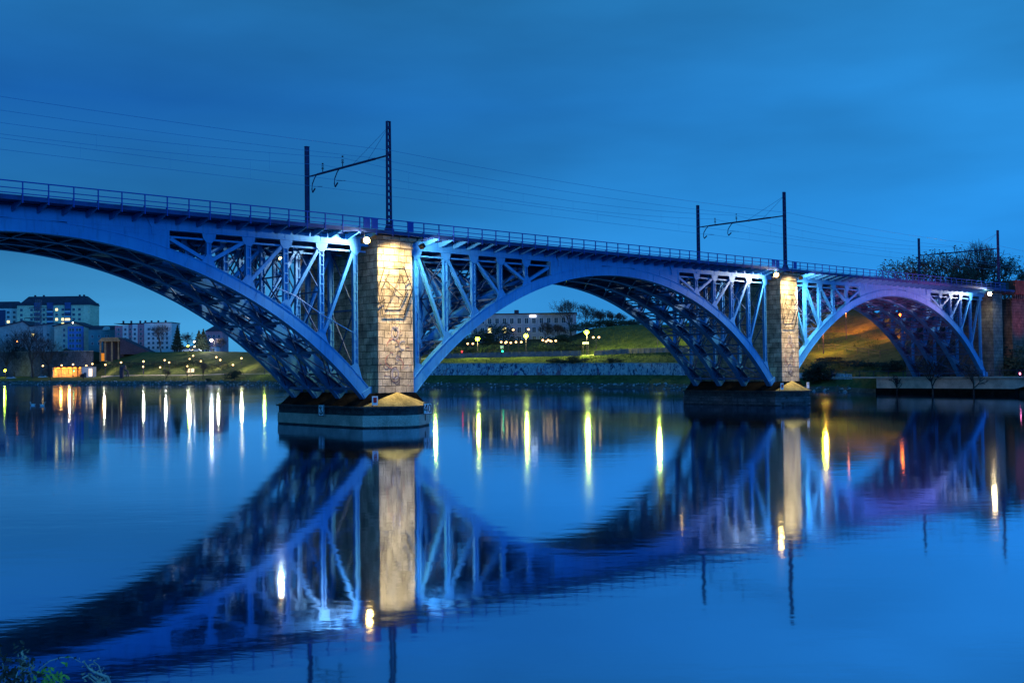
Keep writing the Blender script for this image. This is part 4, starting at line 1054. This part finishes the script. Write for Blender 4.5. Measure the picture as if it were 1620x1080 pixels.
def bare_tree(p, H, lab, seed, spread=.5, lvl=5, group='bare trees on the far bank', leaves=0, lm=None, name='bare_tree'):
    tr, tw, ends = tree_data(seed, H, spread, lvl); zm = max(v[2] for v in tw.v); k = H/zm
    for mb in (tr, tw): mb.v = [(x*k, y*k, z*k) for x, y, z in mb.v]
    e = empty(name, p, 0, lab, 'tree', group)
    tr.build('trunk', bark, e)
    if leaves:
        rnd = random.Random(seed)
        for q in ends:
            q = q*k
            for _ in range(leaves):
                c = q+Vector((rnd.gauss(0, .5), rnd.gauss(0, .5), rnd.gauss(0, .4))); s_ = rnd.uniform(.12, .3)
                a = Vector((rnd.uniform(-1, 1), rnd.uniform(-1, 1), rnd.uniform(-1, 1))).normalized()*s_; b = a.orthogonal().normalized()*s_*.8
                tw.add([c-a, c+b, c+a, c-b], [(0, 1, 2, 3)], 1)
    tw.build('crown', [twig, lm or leafd], e)
    return e
def leafy(p, H, Wd, lab, seed, kind='conifer', n=2600, name='dark_tree', group='dark evergreens on the far bank', mat=None):
    rnd = random.Random(seed); e = empty(name, p, 0, lab, 'tree' if kind != 'bush' else 'bush', group)
    t = MB(); t.tube([(0, 0, -.3), (0, 0, H*.8)], H*.02+.04, 6, 0, .03)
    for i in range(8): a = rnd.uniform(0, 6.3); z = H*rnd.uniform(.2, .6); t.tube([(0, 0, z), (math.cos(a)*Wd*.3, math.sin(a)*Wd*.3, z+H*.1)], .04+H*.004, 4, 0, .02)
    t.build('trunk' if kind != 'bush' else 'stem', bark, e)
    c = MB(); cl = [(rnd.uniform(0, 6.3), rnd.random(), rnd.random()) for _ in range(max(14, n//60))]
    for i in range(n):
        if kind == 'conifer':
            q = rnd.random()**.7; z = H*(.08+.92*(1-q)); rr = Wd/2*q*(.55+.45*abs(math.sin(z*2.3+seed)))*rnd.random()**.4; a = rnd.uniform(0, 6.3)
            x, y = math.cos(a)*rr, math.sin(a)*rr
        else:
            a0, q0, z0 = rnd.choice(cl); R0 = Wd/2*(.25+.55*q0)
            x = math.cos(a0)*R0+rnd.gauss(0, Wd*.09); y = math.sin(a0)*R0+rnd.gauss(0, Wd*.09)
            z = H*(.15+.75*z0*(1-.4*q0))+rnd.gauss(0, H*.06)
            if z < 0: z = -z*.3
        s_ = rnd.uniform(.5, 1.2)*(.16+H*.012)
        u = Vector((rnd.uniform(-1, 1), rnd.uniform(-1, 1), rnd.uniform(-.6, .6))).normalized()*s_; v = u.orthogonal().normalized()*s_*.7
        ctr = Vector((x, y, z)); c.add([ctr-u, ctr+v, ctr+u, ctr-v], [(0, 1, 2, 3)])
    c.build('crown' if kind != 'bush' else 'foliage', mat or leafd, e)
    return e
def hgt(px, ytop, p):                                   # height that reaches photo row ytop
    return max(.5, at(px, ytop, p.y).z-p.z)
# (column, row of the top, distance behind shore, seed, label, spread)
for px, yt, dd, sd, lab, spv in [
    (52, 512, 30, 1, 'large bare tree by the water in front of the lattice pylon', .55),
    (22, 520, 58, 2, 'bare tree at the far left edge in front of the grey block', .6),
    (78, 530, 50, 3, 'bare tree before the gabled block, right of the lattice pylon', .6),
    (8, 533, 48, 15, 'small bare tree cut by the left edge', .6),
    (255, 510, 88, 4, 'tall bare tree standing before the white end of the terrace', .7),
    (297, 524, 110, 5, 'pale bare tree between the conifer and the pink house', .5),
    (348, 533, 100, 6, 'small bare tree right of the pink house near the arch', .6),
    (288*0+133, 600-8, 6, 7, 'thin bare sapling on the bank by the kiosk', .4)]:
    p = gz(px, dd); H = hgt(px, yt, p) if yt < 590 else 3.2
    bare_tree(p, H, lab, sd, spv, 5)
for px, yt, dd, sd, lab in [(281, 514, 100, 1, 'dark pointed conifer right of the white terrace end'), (315, 522, 96, 2, 'broad dark conifer just left of the pink house'), (322, 520, 104, 12, 'dark evergreen behind the bright white lamp')]:
    p = gz(px, dd); leafy(p, hgt(px, yt, p), 7.5 if px < 300 else 9, lab, sd, 'conifer')
for px, yt, dd, sd, lab in [(175, 548, 82, 21, 'dark bushes under the brown concrete shelter'), (110, 548, 63, 22, 'dark shrub on the slope below the gabled block'), (30, 545, 63, 23, 'dark shrub mass at the foot of the long low block')]:
    p = gz(px, dd); leafy(p, hgt(px, yt, p), 9, lab, sd, 'bush', 1500, 'shrub', 'shrubs on the far bank')
ORD = ['first', 'second', 'third', 'fourth', 'fifth', 'sixth', 'seventh', 'eighth', 'ninth', 'tenth', 'eleventh', 'twelfth']
# park hedges on the mound
hs = [(165, 55, 586, 8), (185, 50, 584, 9), (205, 48, 583, 9), (225, 47, 581, 9), (245, 48, 581, 8), (262, 48, 580, 8), (278, 49, 578, 9), (294, 52, 575, 9), (306, 56, 571, 8), (318, 46, 583, 7), (335, 42, 586, 7), (352, 40, 584, 6)]
for i, (px, dd, yt, wd) in enumerate(hs):
    p = gz(px, dd); leafy(p, 3.6, wd*1.4, f'{ORD[i]} hedge clump from the left on the grassy mound', 40+i, 'bush', 700, 'hedge_clump', 'hedge clumps on the mound')
# middle bank
for px, yt, dd, sd, lab, spv in [
    (1112, 480, 60, 33, 'bare tree glimpsed behind the foot of the second arch', .6),
    (905, 470, 95, 31, 'wide bare tree at the right end of the institute building', .8),
    (862, 508, 82, 34, 'bare tree in front of the institute building', .7),
    (885, 512, 80, 36, 'second bare tree in front of the institute, left of the wide one', .75),
    (928, 480, 105, 35, 'bare tree behind the yellow street lamp at the mound', .5),
    (948, 488, 110, 37, 'slender bare tree left of the mound crest', .45),
    (965, 490, 110, 38, 'slender bare tree above the mound crest', .45),
    (983, 494, 110, 39, 'slender bare tree on the mound crest near the arch', .45)]:
    p = gz(px, dd); bare_tree(p, hgt(px, yt, p), lab, sd, spv, 5)
for px, yt, dd, sd, wd, lab in [(793, 507, 76, 51, 11, 'round dark tree before the left part of the institute building'), (765, 520, 72, 52, 9, 'dark tree left of the round one by the institute'),
    (744, 526, 66, 53, 9, 'dark tree behind the leftmost yellow street lamp'), (896, 528, 74, 54, 8, 'dark thicket at the foot of the institute building'), (925, 506, 84, 55, 10, 'dark thicket left of the mound crest'),
    (950, 504, 92, 56, 10, 'dark thicket behind the mound crest'), (975, 503, 95, 57, 10, 'dark hedge top on the mound crest'), (1000, 504, 95, 58, 10, 'dark hedge top right on the mound crest')]:
    p = gz(px, dd); leafy(p, hgt(px, yt, p), wd, lab, sd, 'round', 2000)
for i, (px, dd, yt, wd) in enumerate([(705, 34, 553, 8), (722, 33, 552, 8), (740, 33, 550, 8), (758, 34, 552, 7), (775, 34, 551, 8), (856, 36, 549, 8), (874, 38, 545, 9), (890, 40, 544, 9), (905, 40, 546, 8), (920, 36, 549, 8)]):
    p = gz(px, dd); leafy(p, 3.2, wd, f'{ORD[i]} dark shrub from the left in the belt above the riverside road', 70+i, 'bush', 800, 'shrub', 'shrub belt above the riverside road')
for i, (px, dd, yt, wd, lab) in enumerate([(880, 10.2, 566, 5, 'dark shrub hanging over the left part of the graffiti wall'), (893, 10.2, 569, 4, 'small dark shrub next to the larger one on top of the graffiti wall'), (912, 10.2, 562, 6, 'big dark shrub above the middle of the graffiti wall'),
     (970, 10.2, 565, 4, 'dark shrub on the graffiti wall right of the big one'), (1298, 6, 566, 6.5, 'large dark bush at the waterline right of the second pier'), (1286, 5, 580, 4, 'lower dark bush touching the large one by the pier'),
     (1372, 15, 572, 9, 'dark shrub behind the left end of the quay'), (1345, 17, 573, 8, 'dark shrub left of the quay on the slope'), (1320, 19, 571, 7, 'dark shrub below the path fence')]):
    p = gz(px, dd); leafy(p, hgt(px, yt, p), wd, lab, 90+i, 'bush', 1500, 'shrub', 'shrubs on the far bank')
# trees on the railway embankment at the right
for px, yt, dd, sd, lv, lab in [
    (1446, 404, 75, 61, 1, 'leafy tree left of the far mast on the embankment'), (1475, 408, 70, 62, 1, 'leafy tree just right of the far mast'), (1497, 398, 74, 63, 1, 'leafy tree in the middle of the embankment row'),
    (1520, 392, 76, 64, 1, 'taller leafy tree right of the row middle'), (1562, 376, 66, 65, 0, 'tallest sparse tree beside the last lattice mast'), (1596, 400, 66, 66, 1, 'leafy tree right of the last lattice mast'),
    (1425, 428, 80, 67, 1, 'lowest tree at the left end of the embankment row'), (1625, 424, 60, 68, 1, 'tree cut by the right edge above the brick parapet'), (1543, 408, 80, 69, 2, 'dense tree behind the tallest sparse one')]:
    p = gz(px, dd); bare_tree(p, hgt(px, yt, p), lab, sd, .3 if lv == 0 else .5, 5 if lv == 0 else 4, 'trees on the railway embankment', lv*3, leafd, 'leafy_tree')
for px, yt, dd, sd, lab in [(1518, 416, 62, 81, 'black dense shrub mass above the bridge railing'), (1537, 414, 60, 82, 'black dense shrub mass right beside its twin above the railing'), (1462, 432, 62, 83, 'low dark shrub above the bridge railing near the far mast'), (1600, 446, 55, 84, 'low dark shrub behind the brick parapet')]:
    p = gz(px, dd); leafy(p, hgt(px, yt, p), 6, lab, sd, 'round', 1500, 'embankment_shrub', 'shrubs on the railway embankment')

# ------------------------------------------------------------------ lamps
glass = {'w': emit('warm_white_lamp', (255, 200, 125), 6), 'y': emit('yellow_green_lamp', (215, 255, 30), 50), 'c': emit('white_lamp', (255, 240, 210), 14), 'o': emit('orange_lamp', (255, 130, 60), 18),
         's': emit('sodium_lamp', (255, 110, 25), 45), 'g': emit('green_signal', (20, 255, 150), 18), 'r': emit('red_signal', (255, 30, 40), 14)}
def street_lamp(px, py, D, ground, lab, kind='w', r=.3, twin=False, name='park_lamp', group='globe lamps in the park', cat='lamp'):
    p = at(px, py, D); base = Vector((p.x, p.y, ground)); h = max(.6, p.z-ground)
    e = empty(name, base, 0, lab, cat, group)
    m = MB(); m.tube([(0, 0, -.2), (0, 0, h-.1)], .07, 6, 0, .045); m.tube([(0, 0, 0), (0, 0, .6)], .13, 8, 0, .09); m.build('pole', M['mast'], e)
    for dx in ((-.75, .75) if twin else (0,)):
        if twin: a = MB(); a.tube([(0, 0, h-.9), (dx*.7, 0, h-.75), (dx, 0, h-.25)], .035, 5); a.build('arm', M['mast'], e)
        g = MB(); g.ball((dx, 0, h), r, 8, 6, 0, (1, 1, .85)); g.build('lamp_globe', glass[kind], e, smooth=True)
        c = MB(); c.tube([(dx, 0, h+r*.8), (dx, 0, h+r*1.1)], r*.9, 8, 0, r*.2); c.build('lamp_cap', M['mast'], e)
    return e
LP = [  # column, row, distance behind shore, label
 (67.8, 578.5, 40, 'leftmost globe lamp, left of the orange tunnel'), (97.5, 577.8, 40, 'globe lamp over the left end of the orange tunnel'), (115.5, 576.3, 38, 'globe lamp directly above the green traffic signal'),
 (136.7, 578.3, 38, 'globe lamp above the kiosk'), (146.2, 575.5, 38, 'globe lamp at the right edge of the kiosk'), (166.7, 576.8, 42, 'globe lamp alone on the left foot of the mound'),
 (191.5, 573.2, 30, 'flat topped lamp above the dark sculpture'), (227, 571.5, 34, 'upper globe lamp of the close pair left on the mound'), (226.4, 580, 26, 'lower globe lamp of the close pair left on the mound'),
 (253.4, 580.8, 27, 'oblong low lamp beside the start of the footpath'), (260.5, 569.5, 36, 'globe lamp up the mound right of the oblong lamp'), (267.6, 573.2, 40, 'small globe lamp just right of its taller neighbour on the mound'),
 (304.6, 553.6, 84, 'small lamp under the yellow lamp on the crest'), (305.6, 562.6, 70, 'upper globe lamp of the middle stairway'), (300, 567.6, 62, 'left globe lamp of the middle stairway'),
 (317.8, 571.2, 44, 'globe lamp over the terraced hedge'), (342.3, 564.8, 50, 'left globe lamp of the pair near the arch'), (348.5, 569.3, 48, 'right globe lamp of the pair near the arch'),
 (296.2, 579, 29, 'globe lamp over the lit notice boards'), (382, 566.5, 50, 'globe lamp nearest to the first arch'), (368.5, 577, 34, 'faint low lamp left of the one nearest to the arch')]
for i, (px, py, dd, lab) in enumerate(LP):
    g = gz(px, dd); street_lamp(px, py, g.y, g.z, lab, 'w', .42 if i < 8 else .36)
for px, py, dd, lab, k, r in [(334.5, 538, 100, 'brightest white lamp beside the conifer above the park', 'c', .75), (307.5, 540.5, 95, 'white lamp on the crest left of the conifer', 'c', .5), (307.6, 548, 92, 'lower white lamp on the crest beside the car park', 'c', .35),
        (297.5, 547, 90, 'yellow green lamp on the crest of the mound', 'y', .4), (27.5, 540, 64, 'orange lamp among the bare trees at the left edge', 'o', .4), (115.3, 510.5, 62, 'very tall mast lamp in front of the blue painted strip', 'c', .35)]:
    g = gz(px, dd); street_lamp(px, py, g.y, g.z, lab, k, r, False, 'tall_lamp', 'tall lamps above the park')
for px, py, dd, lab in [(755.5, 536, 24, 'leftmost yellow green street lamp seen under the second arch'), (832, 531, 24, 'middle yellow green street lamp before the institute building'), (928, 525.5, 24, 'yellow green street lamp at the left foot of the mound'),
        (687.5, 524, 30, 'yellow street lamp seen through the lattice right of the nearest pier'), (1040, 518.5, 30, 'pale yellow street lamp seen between the ribs of the second arch'), (418.5, 564, 20, 'yellow street lamp seen between the ribs of the first arch'), (1302, 520, 24, 'street lamp hidden behind the third arch, right of the second pier'), (8, 586, 40, 'yellow street lamp at the left edge')]:
    g = gz(px, dd); e = street_lamp(px, py, g.y-.5, g.z, lab, 'y', .6 if px != 418.5 else .45, False, 'street_lamp', 'yellow green street lamps')
    p = at(px, py, g.y-.5); light('street_lamp_light', 'POINT', p-Vector((0, .7, .7)), {928: 9000}.get(int(px), 4000) if px > 500 else 1200, (.85, 1, .12) if px != 1302 else (1, .42, .04), .3)
for px, py, dd, lab in [(744, 543.5, 36, 'twin globe lamp beside the leftmost street lamp'), (797, 541, 38, 'twin globe lamp, left of the pair above the traffic signal'), (804, 542, 40, 'twin globe lamp, right of the pair above the traffic signal'), (820.5, 541, 38, 'twin globe lamp just left of the middle street lamp'),
        (863, 538, 44, 'twin globe lamp, first of the cluster before the institute'), (868, 540, 46, 'twin globe lamp, second of the cluster before the institute'), (875, 539, 48, 'twin globe lamp, third of the cluster before the institute'), (943, 533.5, 36, 'twin globe lamp right of the street lamp on the mound')]:
    g = gz(px, dd); street_lamp(px, py, g.y, g.z, lab, 'w', .3, True, 'twin_lamp', 'twin globe lamps')
for x0, px, py in ((0, 752, 524), (1, 763, 523.5), (2, 789, 523.3), (3, 812, 521.5), (4, 836, 521)):
    g = gz(px, 84); street_lamp(px, py, g.y, g.z, ['small white lamp behind the dark trees, first from the left', 'small white lamp behind the dark trees, second from the left', 'small white lamp under the round dark tree', 'small white lamp right of the round dark tree', 'small white lamp above the middle street lamp'][x0], 'w', .38, False, 'building_lamp', 'small lamps before the institute')
# light the park and slopes from the lamps
for px, py, dd, en, col in [(165, 574, 38, 1500, (1, .85, .5)), (227, 572, 32, 1500, (1, .85, .5)), (262, 568, 34, 1500, (1, .9, .6)), (300, 560, 45, 2000, (1, .9, .5)), (345, 565, 44, 1800, (1, .85, .5)), (382, 566, 34, 2200, (1, .85, .4)), (297, 578, 24, 900, (1, .85, .5)), (334, 538, 96, 5000, (1, .95, .85)), (110, 578, 36, 900, (1, .8, .5))]:
    g = gz(px, dd); light('park_lamp_light', 'POINT', at(px, py-1, g.y-1.2), en*2.2, col, .4)
# sodium lamp and an added unseen one on the right slope and coloured floodlights of the third span
g = gz(1424, 34); e = street_lamp(1424, 500, g.y, g.z, 'sodium lamp seen through the ribs of the third arch', 's', .5, False, 'street_lamp', 'sodium lamps at the abutment')
g = gz(1338, 36); e = street_lamp(1338, 490, g.y, g.z, 'added unseen lamp behind the left leg of the third arch, lighting the slope orange', 'o', .2, False, 'street_lamp', 'sodium lamps at the abutment')  # added lamp tucked behind the rib to light the slope
light('sodium_light', 'SPOT', at(1338, 492, g.y-.8), 16000, (1, .36, .02), .3, at(1362, 508, g.y+22), 120, .9)
light('sodium_light', 'SPOT', at(1424, 502, gz(1424, 34).y-.8), 12000, (1, .36, .02), .3, at(1372, 515, gz(1372, 45).y), 120, .9)
def ground_flood(s, t, z, lab, rz, mt):
    e = empty('ground_floodlight', bw(s, t, z), PHI+rz, lab, 'floodlight'); m = MB(); m.box(-.25, .25, -.12, .12, .25, .6); m.tube([(0, 0, 0), (0, 0, .25)], .05, 6); m.build('housing', M['black'], e)
    g = MB(); g.box(-.2, .2, -.16, -.121, .29, .56); g.build('lamp_glass', mt, e)
ground_flood(106.4, -5.2, 2.62, 'pink floodlight on the quay slab shining up at the third arch', R(0), emit('pink_lamp', (255, 120, 170), 12))
blight('pink_arch_spot', 'SPOT', 106.0, -13.0, 6.0, 34000, (1, .20, .38), .3, (89, 1.1, 12.0), 36, .9)
blight('pink_arch_spot', 'SPOT', 63.0, -9.0, 2.2, 26000, (1, .24, .42), .3, (78, 1.1, 12.0), 60, .9)  # added spot over open water with no housing, tints the left leg
blight('red_floodlight', 'SPOT', 118.5, -7.0, 4.0, 2600, (1, .12, .07), .3, (119, 0, 16.0), 60, .9)
# signals, signs and other small things
def signal(px, py, dd, lab, k):
    g = gz(px, dd); p = at(px, py, g.y); e = empty('traffic_signal', (p.x, p.y, g.z), 0, lab, 'signal'); h = p.z-g.z
    m = MB(); m.tube([(0, 0, -.2), (0, 0, h+.9)], .06, 6); m.build('pole', M['mast'], e)
    m = MB(); m.box(-.22, .22, -.2, .1, h-.35, h+.8); m.build('signal_box', M['black'], e)
    m = MB(); m.ball((0, -.25, h), .2, 8, 6); m.build('signal_lamp', glass[k], e)
signal(795, 555.5, 25, 'green traffic signal beside the riverside road', 'g'); signal(731, 556, 25, 'red traffic signal left on the riverside road', 'r'); signal(117, 586.5, 36, 'green traffic signal in front of the orange tunnel', 'g')
def board(px, py, dd, w, h, lab, mt, name='notice_board'):
    g = gz(px, dd); p = at(px, py, g.y); e = empty(name, (p.x, p.y, g.z), 0, lab, 'sign'); hz = p.z-g.z
    m = MB(); m.box(-w/2, w/2, -.05, .05, hz-h/2, hz+h/2); m.build('board', mt, e)
    for s_ in (-1, 1): m = MB(); m.box(s_*w*.42-.05, s_*w*.42+.05, .06, .14, -.2, hz+h/2); m.build('leg', M['mast'], e)
lb = emit('lit_board', (255, 225, 180), 2.5)
board(298.5, 586, 22, 1.4, 1.6, 'left of two lit notice boards at the foot of the mound', lb); board(304.5, 585.6, 22, 1.2, 1.5, 'right of two lit notice boards at the foot of the mound', lb)
board(926.5, 542.5, 27, 1.6, .5, 'small white sign on two posts beside the road fence', M['white'], 'road_sign'); board(794, 549, 26, .9, .9, 'pale sign just above the green traffic signal', simple('pale_board', (.4, .5, .6)), 'road_sign')
g = gz(197, 16); e = empty('sculpture', g, 0, 'dark abstract sculpture by the water below the flat topped lamp', 'sculpture')
m = MB(); H = hgt(197, 577, g)
m.box(-1.9, -.5, -.6, .6, -.2, H*.85); m.bar((-1.2, 0, H*.8), (1.6, 0, H*.45), .7, .5); m.bar((1.3, 0, H*.5), (1.9, 0, 0), .3, .3); m.bar((1.3, 0, H*.4), (.7, 0, 0), .22, .22); m.ball((-.1, 0, H*.8), 1.0, 8, 6, jit=.15); m.build('bronze_body', simple('dark_bronze', (.03, .025, .05), .5, .4, 2), e)
# lattice pylon
g = gz(61, 54); H = hgt(61, 474, g); e = empty('lattice_pylon', g, 0, 'steel lattice pylon with two cross arms rising before the cream tower block', 'pylon')
m = MB(); wb = 2.6
def wz(z): return wb-(wb-1.1)*min(1, z/(H*.75))
lv = [i*H/15 for i in range(16)]
for sx_ in (-1, 1):
    for sy in (-1, 1):
        for a, b in zip(lv[:-1], lv[1:]): m.bar((sx_*wz(a), sy*wz(a), a), (sx_*wz(b), sy*wz(b), b), .16, .16)
for a, b in zip(lv[:-1], lv[1:]):
    for sy in (-1, 1):
        m.bar((-wz(a), sy*wz(a), a), (wz(b), sy*wz(b), b), .1, .1); m.bar((wz(a), sy*wz(a), a), (-wz(b), sy*wz(b), b), .1, .1); m.bar((sy*wz(a), -wz(a), a), (sy*wz(b), wz(b), b), .1, .1)
        m.bar((-wz(b), sy*wz(b), b), (wz(b), sy*wz(b), b), .1, .1)
m.build('lattice_tower', simple('galvanised', (.10, .11, .16), .6, .2, 1), e)
for py, wl in ((486.5, 4.8), (503, 7.2)):
    z = at(61, py, g.y).z-g.z; a = MB()
    for sx_ in (-1, 1): a.bar((0, 0, z+.5), (sx_*wl, 0, z), .22, .22); a.bar((0, 0, z-.2), (sx_*wl, 0, z), .22, .22); a.tube([(sx_*wl, 0, z), (sx_*wl, 0, z-.9)], .1, 5)
    a.build('cross_arm', simple('arm_steel', (.05, .04, .06), .6), e)
# swans on the water
def swan(px, py, lab, fl):
    r = ray(px, py); k = -CZ/r.z; p = Vector((r.x*k, r.y*k, 0)); e = empty('swan', p, 0, lab, 'bird', 'swans on the river'); e.scale = (.62, .62, .62)
    m = MB(); m.ball((0, 0, .12), .42, 10, 7, 0, (1.25, .7, .55)); 
    m.tube([(fl*.42, 0, .2), (fl*.56, 0, .42), (fl*.5, 0, .66), (fl*.6, 0, .78)], .07, 7, 0, .045); m.ball((fl*.63, 0, .79), .09, 8, 5, 0, (1.4, .8, .9)); m.tube([(-fl*.4, 0, .2), (-fl*.68, 0, .34)], .14, 6, 0, .02)
    m.build('body', M['white'], e, smooth=True)
    b = MB(); b.tube([(fl*.72, 0, .78), (fl*.84, 0, .75)], .035, 5, 0, .015); b.build('beak', simple('beak', (.6, .2, .05)), e)
swan(52, 641, 'left one of the two white swans floating on the river', -1); swan(67, 641.5, 'right one of the two white swans floating on the river', 1)

# ------------------------------------------------------------------ plants on the photographer's bank, bottom left
lg = simple('yellow_green_leaf', (.30, .42, .08), .7, .4, 8); lb_ = simple('dry_leaf', (.55, .40, .28), .8, .5, 8); st_m = simple('grey_stem', (.50, .45, .42), .8, .3, 10); dk = simple('dark_leaf', (.09, .06, .05), .8, .5, 8)
def leaf(mb, c, s_, rnd, mi=0):
    u = Vector((rnd.uniform(-1, 1), rnd.uniform(-1, 1), rnd.uniform(-1, 1))).normalized()*s_; v = u.orthogonal().normalized()*s_*.4; w = u.cross(v).normalized()*s_*.12
    mb.add([c-u, c-u*.3+v+w, c+u*.4+v*.8+w, c+u, c+u*.4-v*.8+w, c-u*.3-v+w], [(0, 1, 2, 3), (0, 3, 4, 5)], mi)
def plant(name, pts, D, r, lm, nl, lab, seed, ls=.035, spread=.05, stm=None):
    rnd = random.Random(seed); P = [at(x, y, D+rnd.uniform(-.05, .05)) for x, y in pts]; b0 = P[0].copy(); base = Vector((b0.x, b0.y-.0, .2)); e = empty(name, base, 0, lab, 'plant', 'wild plants on the near bank')
    P = [base]+P; q = [p-base for p in P]; m = MB(); m.tube(q, r, 6, 0, r*.4); m.build('stem', stm or st_m, e)
    l = MB()
    for _ in range(nl):
        k = rnd.uniform(.35, 1)*(len(q)-1); i = min(int(k), len(q)-2); c = q[i].lerp(q[i+1], k-i)+Vector((rnd.gauss(0, spread), rnd.gauss(0, spread), rnd.gauss(0, spread))); leaf(l, c, ls*rnd.uniform(.35, .8), rnd)
    l.build('leaves', lm, e)
plant('weed', [(36, 1078), (34, 1050), (36, 1028)], 8.2, .008, lb_, 60, 'dry pale seed head standing highest in the bottom left corner', 1, .03, .035)
plant('weed', [(46, 1080), (44, 1060), (46, 1040)], 8.1, .006, lb_, 40, 'second dry seed head just right of the highest one', 2, .03, .03)
plant('weed', [(6, 1085), (8, 1065), (4, 1048)], 8.0, .008, dk, 160, 'dark leafy weed in the very corner', 3, .04, .09)
plant('weed', [(24, 1085), (26, 1068), (28, 1062)], 8.0, .008, dk, 130, 'dark weed between the corner and the bramble arc', 4, .04, .08)
plant('bramble', [(54, 1078), (62, 1058), (78, 1045), (98, 1039), (114, 1039), (128, 1047)], 8.2, .006, dk, 26, 'thin bramble shoot arching over the water', 5, .016, .01)
plant('weed', [(76, 1090), (80, 1076), (74, 1068)], 8.0, .006, lg, 80, 'bright yellow green leafy weed at the bottom edge', 6, .04, .05)
plant('weed', [(92, 1092), (88, 1078), (84, 1074)], 8.0, .006, lg, 50, 'small green weed right of the bright one', 7, .035, .04)
for i, pts in enumerate([[(176, 1086), (170, 1070), (150, 1063), (140, 1056), (132, 1045)], [(174, 1088), (150, 1072), (142, 1066), (130, 1072)], [(172, 1086), (168, 1078), (152, 1080), (140, 1070)], [(176, 1090), (160, 1064), (156, 1052), (148, 1046)]]):
    plant('dead_branch', pts, 8.0+.03*i, .014 - .002*i, lb_, 22, ['grey dead branch curving up at the left of the twig bundle', 'grey dead branch forking low to the left', 'short grey dead branch below the others', 'grey dead branch with dry leaves at its tip'][i], 20+i, .022, .02)

for px, t_, h_, lab, sd in [(1475, 0, 5.5, 'bare sapling growing in front of the quay wall, left one', 141), (1540, 0, 5.0, 'bare sapling growing in front of the quay wall, right one', 142), (1418, 0, 3.0, 'small bare shrub at the left end of the quay wall', 143)]:
    D = on_s(px, 106.2); p = at(px, 600, D); p.z = .1; bare_tree(p, h_, lab, sd, .7, 3, 'saplings by the quay')
for i, (px, dd, h_, wd, lab) in enumerate([(1410, 12, 2.2, 5, 'dark bramble patch on the slope behind the left part of the quay'), (1450, 16, 2.6, 6, 'dark bramble patch behind the middle of the quay'), (1602, 8, 5.0, 8, 'dark bush before the red wall at the right edge'), (1618, 5, 4.0, 6, 'dark bush lowest at the right edge by the water'),
      (445, 5, 3.5, 5, 'dark shrub on the bank seen behind the nearest pier base'), (371, 5, 5.0, 8, 'round dark shrub on the bank left of the first arch foot'), (330, 4, 1.2, 2, 'tiny dark shrub at the waterline left of the arch')]):
    p = gz(px, dd); leafy(p, h_, wd, lab, 150+i, 'bush', 1300, 'shrub', 'shrubs on the far bank')
for px, dd, h_, lab, sd in [(262, 7, 4.5, 'young bare tree by the water below the oblong lamp', 161), (297, 7, 6.5, 'young bare tree by the water below the lit notice boards', 162), (321, 7, 8.0, 'young bare tree by the water below the terraced hedge', 163), (80, 8, 7.0, 'thin bare tree standing left of the orange tunnel', 164)]:
    p = gz(px, dd); bare_tree(p, h_, lab, sd, .45, 4)
